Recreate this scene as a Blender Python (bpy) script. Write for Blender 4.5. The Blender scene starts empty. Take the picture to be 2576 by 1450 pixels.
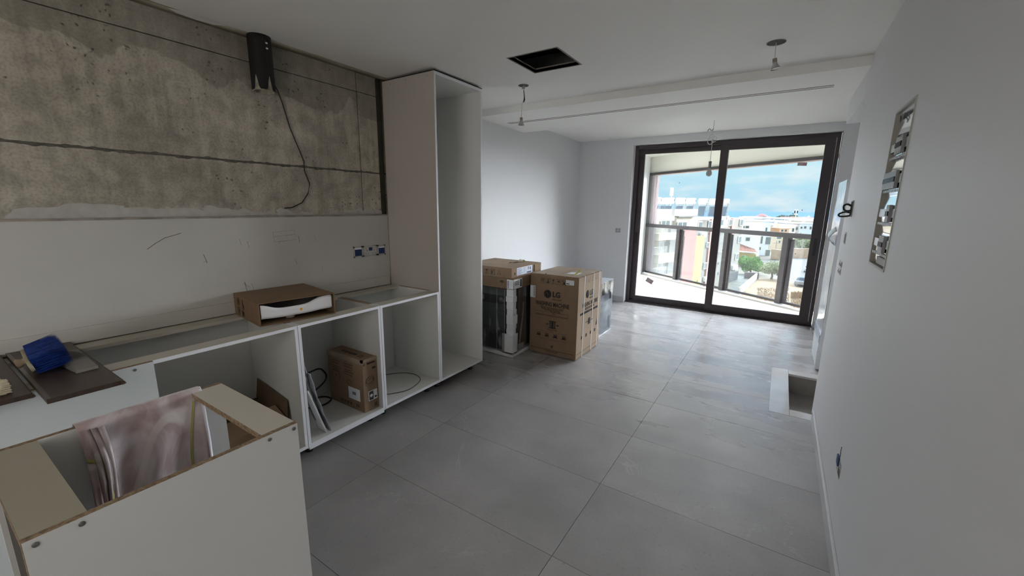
import bpy, math, random
from mathutils import Vector, Matrix
random.seed(7)
sc = bpy.context.scene
COL = sc.collection

# ------------------------------------------------------------------ camera
RR = [[0.83829769, 0.54508407, 0.01184649],
      [-0.11693726, 0.15853313, 0.98040447],
      [-0.5325248, 0.8232561, -0.1966386]]
FPX = 1033.22; CH = 1.58; W, H = 2576, 1450
cd = bpy.data.cameras.new('camera'); cam = bpy.data.objects.new('camera', cd); COL.objects.link(cam)
cd.sensor_fit = 'HORIZONTAL'; cd.sensor_width = 36.0; cd.lens = FPX / W * 36.0
cd.clip_start = 0.02; cd.clip_end = 30000
cam.matrix_world = Matrix(((RR[0][0], RR[1][0], -RR[2][0], 0), (RR[0][1], RR[1][1], -RR[2][1], 0),
                           (RR[0][2], RR[1][2], -RR[2][2], CH), (0, 0, 0, 1)))
sc.camera = cam

# ------------------------------------------------------------------ world, sun, light, exposure
sc.view_settings.view_transform = 'Standard'; sc.view_settings.look = 'None'
sc.view_settings.gamma = 1.0; sc.view_settings.exposure = 0.0
try: sc.view_settings.use_curve_mapping = False
except Exception: pass
world = bpy.data.worlds.new('sky'); sc.world = world; world.use_nodes = True
nt = world.node_tree; nt.nodes.clear()
def WN(t, **k):
    n = nt.nodes.new(t)
    for a, v in k.items(): setattr(n, a, v)
    return n
sc.cycles.caustics_reflective = False; sc.cycles.caustics_refractive = False
tc = WN('ShaderNodeTexCoord'); sep = WN('ShaderNodeSeparateXYZ'); nt.links.new(tc.outputs['Generated'], sep.inputs[0])
ramp = WN('ShaderNodeValToRGB'); nt.links.new(sep.outputs['Z'], ramp.inputs[0])
e = ramp.color_ramp.elements
e[0].position = 0.0; e[0].color = (0.50, 0.80, 0.98, 1)
e[1].position = 0.45; e[1].color = (0.22, 0.47, 1.0, 1)
x = ramp.color_ramp.elements.new(0.10); x.color = (0.60, 0.90, 1.0, 1)
x = ramp.color_ramp.elements.new(0.22); x.color = (0.66, 0.94, 1.0, 1)
mp = WN('ShaderNodeMapping'); mp.inputs['Scale'].default_value = (3.0, 3.0, 9.0)
nz = WN('ShaderNodeTexNoise'); nz.inputs['Scale'].default_value = 3.2; nz.inputs['Detail'].default_value = 7
nt.links.new(tc.outputs['Generated'], mp.inputs[0]); nt.links.new(mp.outputs[0], nz.inputs['Vector'])
cr = WN('ShaderNodeValToRGB'); nt.links.new(nz.outputs['Fac'], cr.inputs[0])
cr.color_ramp.elements[0].position = 0.48; cr.color_ramp.elements[1].position = 0.66
cr.color_ramp.elements[0].color = (0, 0, 0, 1); cr.color_ramp.elements[1].color = (0.75, 0.75, 0.75, 1)
mx = WN('ShaderNodeMixRGB'); nt.links.new(cr.outputs[0], mx.inputs[0]); nt.links.new(ramp.outputs[0], mx.inputs[1])
mx.inputs[2].default_value = (0.86, 0.96, 1.0, 1)
bg = WN('ShaderNodeBackground'); bg.inputs['Strength'].default_value = 1.0
wo = WN('ShaderNodeOutputWorld'); nt.links.new(mx.outputs[0], bg.inputs[0]); nt.links.new(bg.outputs[0], wo.inputs[0])

def lamp(name, kind, energy, color, loc=(0, 0, 0), direction=None, **k):
    d = bpy.data.lights.new(name, kind); d.energy = energy; d.color = color
    for a, v in k.items(): setattr(d, a, v)
    o = bpy.data.objects.new(name, d); COL.objects.link(o); o.location = loc
    if direction: o.rotation_euler = Vector(direction).to_track_quat('-Z', 'Y').to_euler()
    return o
# the sun, high behind and to the right of the flat
lamp('sun', 'SUN', 2.3, (1.0, 0.95, 0.87), direction=(-0.30, 0.75, -0.55), angle=0.01)
# very wide soft sun added in front of the balcony to light the room
fill_sun = lamp('room_fill_sun', 'SUN', 68.0, (0.92, 0.94, 1.0), direction=(-0.17, -0.90, -0.42), angle=math.radians(92))
fill_sun.visible_glossy = False      # the sky itself already gives the mirror reflections
# fill lamp added behind the camera to brighten the kitchen side
rl_ = lamp('rear_fill_light', 'AREA', 46, (1.0, 0.94, 0.86), loc=(-0.9, -2.5, 1.7), direction=(-0.35, 1, 0.14), shape='RECTANGLE', size=2.2, size_y=1.5)
rl_.visible_glossy = False
for (px, py, pz, sx, sy, dr) in ((-0.8, 6.80, 1.27, 2.6, 2.54, (0, -1, 0)),):
    p = lamp('door_portal', 'AREA', 1, (1, 1, 1), loc=(px, py, pz), direction=dr, shape='RECTANGLE', size=sx, size_y=sy)
    p.data.cycles.is_portal = True

# ------------------------------------------------------------------ materials
MATS = {}
def mat(name, col=(.8, .8, .8), rough=.5, metal=0.0, noise=None, bump=None, col2=None, spec=None, scale_xyz=None, coat=0, rnd=0.0, sheen=0):
    if name in MATS: return MATS[name]
    m = bpy.data.materials.new(name); MATS[name] = m; m.use_nodes = True
    n = m.node_tree; b = n.nodes['Principled BSDF']
    b.inputs['Base Color'].default_value = (*col, 1); b.inputs['Roughness'].default_value = rough; b.inputs['Metallic'].default_value = metal
    if spec is not None: b.inputs['Specular IOR Level'].default_value = spec
    if coat: b.inputs['Coat Weight'].default_value = coat
    if sheen: b.inputs['Sheen Weight'].default_value = sheen
    g = None
    if noise or bump:
        g = n.nodes.new('ShaderNodeNewGeometry'); mpn = n.nodes.new('ShaderNodeMapping'); n.links.new(g.outputs['Position'], mpn.inputs[0])
        mpn.inputs['Scale'].default_value = scale_xyz or (1, 1, 1)
    last = None
    if noise:
        t = n.nodes.new('ShaderNodeTexNoise'); t.inputs['Scale'].default_value = noise[0]; t.inputs['Detail'].default_value = noise[2] if len(noise) > 2 else 5
        n.links.new(mpn.outputs[0], t.inputs['Vector'])
        r = n.nodes.new('ShaderNodeValToRGB'); r.color_ramp.elements[0].position = .35; r.color_ramp.elements[1].position = .65
        n.links.new(t.outputs['Fac'], r.inputs[0])
        c2 = col2 or tuple(c * (1 - noise[1]) for c in col)
        r.color_ramp.elements[0].color = (*c2, 1); r.color_ramp.elements[1].color = (*col, 1)
        last = r.outputs[0]
    if rnd:
        oi = n.nodes.new('ShaderNodeObjectInfo'); hs = n.nodes.new('ShaderNodeHueSaturation')
        ma = n.nodes.new('ShaderNodeMapRange'); ma.inputs['To Min'].default_value = 1 - rnd; ma.inputs['To Max'].default_value = 1 + rnd
        n.links.new(oi.outputs['Random'], ma.inputs[0]); n.links.new(ma.outputs[0], hs.inputs['Value'])
        if last: n.links.new(last, hs.inputs['Color'])
        else: hs.inputs['Color'].default_value = (*col, 1)
        last = hs.outputs[0]
    if last: n.links.new(last, b.inputs['Base Color'])
    if bump:
        t = n.nodes.new('ShaderNodeTexNoise'); t.inputs['Scale'].default_value = bump[0]; t.inputs['Detail'].default_value = 4
        n.links.new(mpn.outputs[0], t.inputs['Vector'])
        bu = n.nodes.new('ShaderNodeBump'); bu.inputs['Strength'].default_value = bump[1]; bu.inputs['Distance'].default_value = bump[2] if len(bump) > 2 else .01
        n.links.new(t.outputs['Fac'], bu.inputs['Height']); n.links.new(bu.outputs[0], b.inputs['Normal'])
    return m

def NN(m): return m.node_tree.nodes, m.node_tree.links
paint = mat('wall_paint', (.69, .69, .70), .55, bump=(60, .15, .002))
ceilp = mat('ceiling_paint', (.88, .87, .84), .65, bump=(40, .1, .002))
bare = mat('bare_plasterboard', (.42, .38, .28), .8, noise=(4, .3))
plaster = mat('plastered_wall', (.56, .545, .51), .7, noise=(1.8, .12), bump=(30, .2, .003))
mdfw = mat('white_melamine', (.66, .655, .63), .38, noise=(3, .03), bump=(300, .06, .0004))
mdfin = mat('melamine_lightened', (.78, .79, .77), .42)  # tall cabinet copy, colour lightened because its inside faces away from the lamps
mdfbase = mat('melamine_shaded', (.60, .60, .575), .42)  # darker copy of the same board, base cabinet shade put into the colour
mdfback2 = mat('backboard_shaded', (.56, .57, .55), .45)
mdfback = mat('backboard_lightened', (.78, .79, .77), .45)
band = mat('white_edge_band', (.76, .77, .80), .35)
stretch = mat('beige_melamine', (.50, .47, .40), .45, noise=(3, .05))
khaki = mat('khaki_melamine', (.36, .335, .26), .5, noise=(3, .05))
chip = mat('raw_chipboard', (.33, .235, .15), .85, noise=(90, .55), bump=(150, .6, .002))
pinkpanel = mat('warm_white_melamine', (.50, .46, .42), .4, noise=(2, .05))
blackpl = mat('black_plastic', (.012, .012, .014), .35)
darkhole = mat('dark_void', (.012, .012, .012), .9)
card = mat('cardboard', (.25, .165, .10), .75, noise=(7, .12), bump=(120, .12, .001))
card2 = mat('cardboard_pale', (.33, .24, .165), .7, noise=(6, .12), bump=(120, .12, .001))
card3 = mat('cardboard_brown', (.21, .135, .075), .75, noise=(9, .15), bump=(120, .12, .001))
cardin = mat('cardboard_inside', (.13, .085, .05), .85, noise=(9, .2))
ink = mat('black_ink', (.018, .016, .016), .6)
inkbr = mat('brown_ink', (.10, .06, .035), .7)
paper = mat('white_paper', (.72, .74, .78), .5)
strap = mat('white_strap', (.66, .66, .66), .35)
foam = mat('white_foam', (.72, .73, .75), .6, noise=(60, .05), bump=(120, .25, .002))
applg = mat('dark_grey_enamel', (.085, .092, .095), .3)
applb = mat('black_glass', (.01, .011, .013), .1)
frame = mat('brown_aluminium', (.055, .042, .045), .38, metal=.1)
raild = mat('grey_brown_aluminium', (.034, .028, .030), .4, metal=.1)
metal = mat('galvanised_steel', (.5, .5, .5), .35, metal=.9, noise=(8, .2))
mirror = mat('shiny_steel', (.85, .87, .9), .09, metal=1.0)
chrome = mat('screw_steel', (.35, .35, .35), .35, metal=.9, noise=(200, .4))
white = mat('white_plastic', (.78, .78, .79), .35)
ceram = mat('white_ceramic', (.78, .78, .80), .08, coat=.5)
bluet = mat('blue_tape', (.012, .035, .13), .5, noise=(60, .3), bump=(80, .5, .004))
brownb = mat('brown_laminate', (.070, .048, .038), .42, noise=(9, .3), scale_xyz=(1, 6, 6))
brownr = mat('raw_brown_edge', (.12, .085, .06), .9, noise=(120, .5), bump=(200, .7, .003))
greyp = mat('grey_laminate_sample', (.17, .155, .14), .5, noise=(50, .2))
bluehair = mat('blue_bristle', (.010, .042, .26), .6, noise=(40, .5))
creamhair = mat('cream_bristle', (.62, .56, .40), .8, noise=(60, .3))
wood = mat('pale_wood', (.34, .27, .19), .6, noise=(20, .3), scale_xyz=(1, 1, 8))
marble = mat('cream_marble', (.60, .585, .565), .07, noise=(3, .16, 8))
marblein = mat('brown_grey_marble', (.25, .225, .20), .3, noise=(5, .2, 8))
base_t = mat('baseboard_tile', (.56, .56, .57), .25, noise=(5, .08))
baltile = mat('balcony_tile', (.80, .75, .64), .35, noise=(2, .06))
cream = mat('balcony_cream', (.66, .65, .58), .7)
orange = mat('orange_sticker', (.85, .33, .02), .4)
copper = mat('copper', (.7, .35, .22), .3, metal=.6)
duct = mat('duct_wrap', (.16, .14, .11), .5)
wirew = mat('white_wire', (.6, .59, .56), .4)
graycable = mat('grey_cable', (.13, .13, .13), .5)
yellow = mat('yellow_tape', (.62, .60, .24), .5)

# clear glass that lets the light through
def glassmat(name, tint, refl=.07, smudge=0.0, rough=.02):
    m = bpy.data.materials.new(name); m.use_nodes = True; MATS[name] = m
    ns, L = NN(m); ns.clear()
    o = ns.new('ShaderNodeOutputMaterial'); t = ns.new('ShaderNodeBsdfTransparent'); t.inputs[0].default_value = (*tint, 1)
    gl = ns.new('ShaderNodeBsdfGlossy'); gl.inputs['Roughness'].default_value = rough
    lw = ns.new('ShaderNodeLayerWeight'); lw.inputs[0].default_value = .25
    mm = ns.new('ShaderNodeMath'); mm.operation = 'MULTIPLY_ADD'; mm.inputs[1].default_value = .5; mm.inputs[2].default_value = refl * .4
    L.new(lw.outputs['Fresnel'], mm.inputs[0]); mi = ns.new('ShaderNodeMixShader'); L.new(mm.outputs[0], mi.inputs[0])
    L.new(t.outputs[0], mi.inputs[1]); L.new(gl.outputs[0], mi.inputs[2]); last = mi
    if smudge:
        df = ns.new('ShaderNodeBsdfDiffuse'); df.inputs[0].default_value = (.85, .87, .9, 1)
        g = ns.new('ShaderNodeNewGeometry'); mpn = ns.new('ShaderNodeMapping'); mpn.inputs['Rotation'].default_value = (0, .7, 0); mpn.inputs['Scale'].default_value = (9, 2, 2)
        nz_ = ns.new('ShaderNodeTexNoise'); nz_.inputs['Scale'].default_value = 2.0; nz_.inputs['Detail'].default_value = 6
        L.new(g.outputs['Position'], mpn.inputs[0]); L.new(mpn.outputs[0], nz_.inputs['Vector'])
        r = ns.new('ShaderNodeMapRange'); r.inputs['From Min'].default_value = .55; r.inputs['From Max'].default_value = .85; r.inputs['To Max'].default_value = smudge
        L.new(nz_.outputs['Fac'], r.inputs[0]); m2 = ns.new('ShaderNodeMixShader'); L.new(r.outputs[0], m2.inputs[0])
        L.new(mi.outputs[0], m2.inputs[1]); L.new(df.outputs[0], m2.inputs[2]); last = m2
    L.new(last.outputs[0], o.inputs[0]); return m
glass = glassmat('door_glass', (.97, .985, .985), .04, .003)
glass2 = glassmat('railing_glass', (.92, .95, .96), .05, .002)
film = glassmat('clear_film', (.80, .82, .84), .5, .55, .12)

# shrink-wrap plastic, white
wrap = mat('white_wrapping_film', (.78, .80, .83), .12, bump=(9, .35, .012), spec=.8)
wrapgrey = mat('grey_bubble_film', (.34, .36, .38), .25, noise=(20, .4), bump=(35, .7, .01))

# floor tile: stone grey, fine specks, thin pale veins, smeared dust
ft = mat('stone_tile', (.2, .2, .2), .33, spec=.8); ns, L = NN(ft); b = ns['Principled BSDF']
g = ns.new('ShaderNodeNewGeometry'); oi = ns.new('ShaderNodeObjectInfo')
va = ns.new('ShaderNodeVectorMath'); va.operation = 'ADD'; cx = ns.new('ShaderNodeCombineXYZ')
mm = ns.new('ShaderNodeMath'); mm.operation = 'MULTIPLY'; mm.inputs[1].default_value = 37; L.new(oi.outputs['Random'], mm.inputs[0]); L.new(mm.outputs[0], cx.inputs[0]); L.new(mm.outputs[0], cx.inputs[1])
L.new(g.outputs['Position'], va.inputs[0]); L.new(cx.outputs[0], va.inputs[1])
def noise(sc_, det, vec, dist=0):
    n = ns.new('ShaderNodeTexNoise'); n.inputs['Scale'].default_value = sc_; n.inputs['Detail'].default_value = det; n.inputs['Distortion'].default_value = dist
    L.new(vec, n.inputs['Vector']); return n
def ramp_(src, p0, c0, p1, c1):
    r = ns.new('ShaderNodeValToRGB'); r.color_ramp.elements[0].position = p0; r.color_ramp.elements[1].position = p1
    r.color_ramp.elements[0].color = (*c0, 1) if len(c0) == 3 else c0; r.color_ramp.elements[1].color = (*c1, 1) if len(c1) == 3 else c1
    L.new(src, r.inputs[0]); return r
def mixc(fac, a, bb):
    m_ = ns.new('ShaderNodeMixRGB')
    if isinstance(fac, float): m_.inputs[0].default_value = fac
    else: L.new(fac, m_.inputs[0])
    for i, s in ((1, a), (2, bb)):
        if isinstance(s, tuple): m_.inputs[i].default_value = (*s, 1)
        else: L.new(s, m_.inputs[i])
    return m_
n1 = noise(2.2, 9, va.outputs[0], .1); c1 = ramp_(n1.outputs['Fac'], .32, (.245, .235, .235), .7, (.335, .32, .318))
n2 = noise(70, 3, va.outputs[0]); c2 = ramp_(n2.outputs['Fac'], .60, (0, 0, 0), .72, (.35, .35, .35)); m1 = mixc(c2.outputs[0], c1.outputs[0], (.12, .115, .11))
n3 = noise(1.1, 6, va.outputs[0], 2.2)
ab = ns.new('ShaderNodeMath'); ab.operation = 'SUBTRACT'; ab.inputs[1].default_value = .5; L.new(n3.outputs['Fac'], ab.inputs[0])
ab2 = ns.new('ShaderNodeMath'); ab2.operation = 'ABSOLUTE'; L.new(ab.outputs[0], ab2.inputs[0])
v = ramp_(ab2.outputs[0], 0.0, (.45, .45, .45), .006, (0, 0, 0)); n4 = noise(1.7, 2, va.outputs[0]); v4 = ramp_(n4.outputs['Fac'], .5, (0, 0, 0), .62, (1, 1, 1))
vm = ns.new('ShaderNodeMath'); vm.operation = 'MULTIPLY'; L.new(v.outputs[0], vm.inputs[0]); L.new(v4.outputs[0], vm.inputs[1])
m2 = mixc(vm.outputs[0], m1.outputs[0], (.42, .41, .39))
# dust smears
mpn = ns.new('ShaderNodeMapping'); mpn.inputs['Scale'].default_value = (1.0, 2.6, 1); mpn.inputs['Rotation'].default_value = (0, 0, .25); L.new(g.outputs['Position'], mpn.inputs[0])
n5 = noise(2.4, 12, mpn.outputs[0], .12); d5 = ramp_(n5.outputs['Fac'], .40, (0, 0, 0), .72, (1, 1, 1))
sx = ns.new('ShaderNodeSeparateXYZ'); L.new(g.outputs['Position'], sx.inputs[0])
mr = ns.new('ShaderNodeMapRange'); mr.inputs['From Min'].default_value = 2.2; mr.inputs['From Max'].default_value = 4.2; mr.inputs['To Max'].default_value = .42; L.new(sx.outputs['Y'], mr.inputs[0])
dm = ns.new('ShaderNodeMath'); dm.operation = 'MULTIPLY'; L.new(d5.outputs[0], dm.inputs[0]); L.new(mr.outputs[0], dm.inputs[1])
m3 = mixc(dm.outputs[0], m2.outputs[0], (.40, .375, .35)); L.new(m3.outputs[0], b.inputs['Base Color'])
rr = ns.new('ShaderNodeMapRange'); rr.inputs['To Min'].default_value = .34; rr.inputs['To Max'].default_value = .13
n6 = noise(1.7, 12, mpn.outputs[0], .1); p6 = ramp_(n6.outputs['Fac'], .40, (0, 0, 0), .66, (1, 1, 1)); mk = ns.new('ShaderNodeMath'); mk.operation = 'MULTIPLY'; mr6 = ns.new('ShaderNodeMapRange'); mr6.inputs['From Min'].default_value = 2.4; mr6.inputs['From Max'].default_value = 3.8; L.new(sx.outputs['Y'], mr6.inputs[0]); L.new(p6.outputs[0], mk.inputs[0]); L.new(mr6.outputs[0], mk.inputs[1]); L.new(mk.outputs[0], rr.inputs[0]); L.new(rr.outputs[0], b.inputs['Roughness'])
grout = mat('grout', (.15, .145, .14), .8)

# cast concrete with pits, dark tide marks and smeared white filler along the foot
cc = mat('cast_concrete', (.2, .2, .18), .8); ns, L = NN(cc); b = ns['Principled BSDF']
g = ns.new('ShaderNodeNewGeometry'); P_ = g.outputs['Position']
sx = ns.new('ShaderNodeSeparateXYZ'); L.new(P_, sx.inputs[0])
n1 = noise(1.6, 9, P_, .5); c1 = ramp_(n1.outputs['Fac'], .3, (.34, .305, .25), .68, (.51, .465, .39))
n1b = noise(11, 10, P_, .5); c1b = ramp_(n1b.outputs['Fac'], .34, (.76, .76, .76), .62, (1.06, 1.06, 1.06))
mst = ns.new('ShaderNodeMapping'); mst.inputs['Scale'].default_value = (1, 9, 1.1); L.new(P_, mst.inputs[0])
nst = noise(3.0, 6, mst.outputs[0], .2); cst = ramp_(nst.outputs['Fac'], .36, (.88, .88, .88), .60, (1.06, 1.06, 1.06))
nfi = noise(85, 4, P_); cfi = ramp_(nfi.outputs['Fac'], .36, (.82, .82, .82), .56, (1.04, 1.04, 1.04))
mul = ns.new('ShaderNodeMixRGB'); mul.blend_type = 'MULTIPLY'; mul.inputs[0].default_value = 1; L.new(c1.outputs[0], mul.inputs[1]); L.new(c1b.outputs[0], mul.inputs[2])
for extra in (cst, cfi):
    m__ = ns.new('ShaderNodeMixRGB'); m__.blend_type = 'MULTIPLY'; m__.inputs[0].default_value = 1; L.new(mul.outputs[0], m__.inputs[1]); L.new(extra.outputs[0], m__.inputs[2]); mul = m__
# tide mark: darker cement above a wavy line near the top
n2 = noise(2.6, 4, P_, .5)
ma = ns.new('ShaderNodeMath'); ma.operation = 'MULTIPLY_ADD'; ma.inputs[1].default_value = .55; L.new(n2.outputs['Fac'], ma.inputs[0]); L.new(sx.outputs['Z'], ma.inputs[2])
tr = ramp_(ma.outputs[0], 0, (0, 0, 0), 1, (1, 1, 1)); tr.inputs[0].default_value = 0
mr = ns.new('ShaderNodeMapRange'); mr.inputs['From Min'].default_value = 2.565; mr.inputs['From Max'].default_value = 2.58; mr.inputs['To Max'].default_value = .5; L.new(ma.outputs[0], mr.inputs[0])
mt = mixc(mr.outputs[0], mul.outputs[0], (.16, .15, .12))
# pits
vo = ns.new('ShaderNodeTexVoronoi'); vo.inputs['Scale'].default_value = 30; nd = noise(18, 3, P_); va_ = ns.new('ShaderNodeVectorMath'); va_.operation = 'MULTIPLY_ADD'; L.new(nd.outputs['Color'], va_.inputs[0]); va_.inputs[1].default_value = (.06, .06, .03); L.new(P_, va_.inputs[2]); L.new(va_.outputs[0], vo.inputs['Vector'])
pr = ramp_(vo.outputs['Distance'], .12, (1, 1, 1), .26, (0, 0, 0)); n7 = noise(3.3, 6, P_, .5); p7 = ramp_(n7.outputs['Fac'], .55, (0, 0, 0), .61, (.8, .8, .8))
pm = ns.new('ShaderNodeMath'); pm.operation = 'MULTIPLY'; L.new(pr.outputs[0], pm.inputs[0]); L.new(p7.outputs[0], pm.inputs[1])
mpit = mixc(pm.outputs[0], mt.outputs[0], (.045, .04, .035))
# filler
n8 = noise(4.0, 5, P_, .6); mz = ns.new('ShaderNodeMath'); mz.operation = 'MULTIPLY_ADD'; mz.inputs[1].default_value = -.30; L.new(n8.outputs['Fac'], mz.inputs[0]); L.new(sx.outputs['Z'], mz.inputs[2])
fr = ns.new('ShaderNodeMapRange'); fr.inputs['From Min'].default_value = 1.365; fr.inputs['From Max'].default_value = 1.355; L.new(mz.outputs[0], fr.inputs[0])
mf = mixc(fr.outputs[0], mpit.outputs[0], (.46, .44, .40)); L.new(mf.outputs[0], b.inputs['Base Color'])
bu = ns.new('ShaderNodeBump'); bu.inputs['Strength'].default_value = .5; bu.inputs['Distance'].default_value = .004
L.new(n1b.outputs['Fac'], bu.inputs['Height']); L.new(bu.outputs[0], b.inputs['Normal'])
joint = mat('joint_mortar', (.14, .13, .11), .9, noise=(30, .4), bump=(40, 1, .01))

# printed cloth
cl = mat('printed_cloth', (.5, .4, .4), .8, sheen=.3); ns, L = NN(cl); b = ns['Principled BSDF']
g = ns.new('ShaderNodeNewGeometry'); P_ = g.outputs['Position']; mpn = ns.new('ShaderNodeMapping'); mpn.inputs['Scale'].default_value = (1, 1.2, .6); mpn.inputs['Rotation'].default_value = (.5, 0, 0); L.new(P_, mpn.inputs[0])
n1 = noise(9, 4, mpn.outputs[0], 1.2); c1 = ramp_(n1.outputs['Fac'], .38, (.36, .27, .265), .62, (.56, .50, .51))
wv = ns.new('ShaderNodeTexWave'); wv.inputs['Scale'].default_value = 2.6; wv.inputs['Distortion'].default_value = 5; wv.inputs['Detail'].default_value = 1; L.new(mpn.outputs[0], wv.inputs['Vector'])
w1 = ramp_(wv.outputs['Fac'], .975, (0, 0, 0), .99, (.45, .45, .45)); mc = mixc(w1.outputs[0], c1.outputs[0], (.68, .62, .60)); L.new(mc.outputs[0], b.inputs['Base Color'])
olive = mat('olive_print', (.33, .31, .10), .8)
hem = mat('white_hem', (.70, .68, .72), .7)

# ------------------------------------------------------------------ mesh helpers
ORG = {}
class M:
    def __init__(s): s.v = []; s.f = []; s.mi = []; s.cur = 0; s.sm = []; s.smooth = False; s.T = None
    def add(s, vs, fs):
        o = len(s.v)
        for p in vs:
            p = Vector(p)
            if s.T is not None: p = s.T @ p
            s.v.append(tuple(p))
        for f in fs: s.f.append([i + o for i in f]); s.mi.append(s.cur); s.sm.append(s.smooth)
        return s
    def box(s, x0, x1, y0, y1, z0, z1):
        if x0 > x1: x0, x1 = x1, x0
        if y0 > y1: y0, y1 = y1, y0
        if z0 > z1: z0, z1 = z1, z0
        return s.add([(x0, y0, z0), (x1, y0, z0), (x1, y1, z0), (x0, y1, z0), (x0, y0, z1), (x1, y0, z1), (x1, y1, z1), (x0, y1, z1)],
                     [(0, 3, 2, 1), (4, 5, 6, 7), (0, 1, 5, 4), (1, 2, 6, 5), (2, 3, 7, 6), (3, 0, 4, 7)])
    def hexa(s, b4, t4):
        return s.add(list(b4) + list(t4), [(0, 3, 2, 1), (4, 5, 6, 7), (0, 1, 5, 4), (1, 2, 6, 5), (2, 3, 7, 6), (3, 0, 4, 7)])
    def prism(s, poly, z0, z1):
        n = len(poly); vs = [(x, y, z0) for x, y in poly] + [(x, y, z1) for x, y in poly]
        return s.add(vs, [tuple(range(n))[::-1], tuple(range(n, 2 * n))] + [(i, (i + 1) % n, n + (i + 1) % n, n + i) for i in range(n)])
    def wall(s, A, B, z0, z1, th):      # upright slab along A-B, thickness to the left of the direction
        A = Vector(A[:2]); B = Vector(B[:2]); d = (B - A).normalized(); n = Vector((-d.y, d.x)) * th
        return s.prism([tuple(A), tuple(B), tuple(B + n), tuple(A + n)] if th < 0 else [tuple(A + n), tuple(B + n), tuple(B), tuple(A)][::-1], z0, z1)
    def tube(s, pts, r, n=8, closed=False):
        pts = [Vector(p) for p in pts]; rings = []; N = len(pts)
        up = Vector((0.13, 0.21, 0.97)).normalized()
        for i, p in enumerate(pts):
            a = pts[max(i - 1, 0)] if not closed else pts[i - 1]; c = pts[min(i + 1, N - 1)] if not closed else pts[(i + 1) % N]
            t = (c - a).normalized(); u = t.cross(up)
            if u.length < 1e-3: u = t.cross(Vector((1, 0, 0)))
            u.normalize(); w = u.cross(t); rad = r[i] if isinstance(r, (list, tuple)) else r
            rings.append([p + (u * math.cos(2 * math.pi * k / n) + w * math.sin(2 * math.pi * k / n)) * rad for k in range(n)])
        vs = [q for rg in rings for q in rg]; fs = []
        for i in range(N if closed else N - 1):
            j = (i + 1) % N
            for k in range(n): fs.append((i * n + k, i * n + (k + 1) % n, j * n + (k + 1) % n, j * n + k))
        if not closed: fs += [tuple(range(n)), tuple(range((N - 1) * n, N * n))[::-1]]
        old = s.smooth; s.smooth = True; s.add(vs, fs); s.smooth = old; return s
    def cyl(s, a, b, r0, r1=None, n=16): return s.tube([a, b], [r0, r0 if r1 is None else r1], n)
    def lathe(s, prof, c, axis='z', n=24):
        vs = []; 
        for r, h in prof:
            for k in range(n):
                a = 2 * math.pi * k / n; p = (r * math.cos(a), r * math.sin(a), h)
                if axis == 'x': p = (p[2], p[0], p[1])
                if axis == 'y': p = (p[0], p[2], p[1])
                vs.append((c[0] + p[0], c[1] + p[1], c[2] + p[2]))
        m = len(prof); fs = [(i * n + k, i * n + (k + 1) % n, (i + 1) * n + (k + 1) % n, (i + 1) * n + k) for i in range(m - 1) for k in range(n)]
        fs += [tuple(range(n))[::-1], tuple(range((m - 1) * n, m * n))]
        old = s.smooth; s.smooth = True; s.add(vs, fs); s.smooth = old; return s
    def grid(s, fn, nu, nv):
        vs = [fn(i / nu, j / nv) for j in range(nv + 1) for i in range(nu + 1)]
        fs = [(j * (nu + 1) + i, j * (nu + 1) + i + 1, (j + 1) * (nu + 1) + i + 1, (j + 1) * (nu + 1) + i) for j in range(nv) for i in range(nu)]
        old = s.smooth; s.smooth = True; s.add(vs, fs); s.smooth = old; return s
    def build(s, name, mats, parent=None, bevel=0, label=None, kind=None, solid=0):
        if not isinstance(mats, (list, tuple)): mats = [mats]
        xs = [p[0] for p in s.v]; ys = [p[1] for p in s.v]; zs = [p[2] for p in s.v]
        o = Vector(((min(xs) + max(xs)) / 2, (min(ys) + max(ys)) / 2, min(zs)))
        me = bpy.data.meshes.new(name); me.from_pydata([(p[0] - o.x, p[1] - o.y, p[2] - o.z) for p in s.v], [], s.f)
        for m_ in mats: me.materials.append(m_)
        me.polygons.foreach_set('material_index', s.mi); me.polygons.foreach_set('use_smooth', s.sm); me.update()
        ob = bpy.data.objects.new(name, me); COL.objects.link(ob)
        if parent is not None: ob.parent = parent; ob.location = o - ORG[parent.name]
        else: ob.location = o
        ORG[ob.name] = o
        if solid:
            q = ob.modifiers.new('solid', 'SOLIDIFY'); q.thickness = solid; q.offset = 0
        if bevel:
            q = ob.modifiers.new('bevel', 'BEVEL'); q.width = bevel; q.segments = 2; q.limit_method = 'ANGLE'
        if label: ob['label'] = label
        if kind: ob['kind'] = kind
        return ob
def tag(o, label=None, cat=None, group=None, kind=None):
    if label: o['label'] = label
    if cat: o['category'] = cat
    if group: o['group'] = group
    if kind: o['kind'] = kind
    return o
def empty(name, loc, label, cat, group=None, kind=None):
    o = bpy.data.objects.new(name, None); COL.objects.link(o); o.location = loc; o.empty_display_size = .1
    ORG[o.name] = Vector(loc); return tag(o, label, cat, group, kind)
def B(*b): 
    m_ = M()
    for q in b: m_.box(*q)
    return m_
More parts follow.
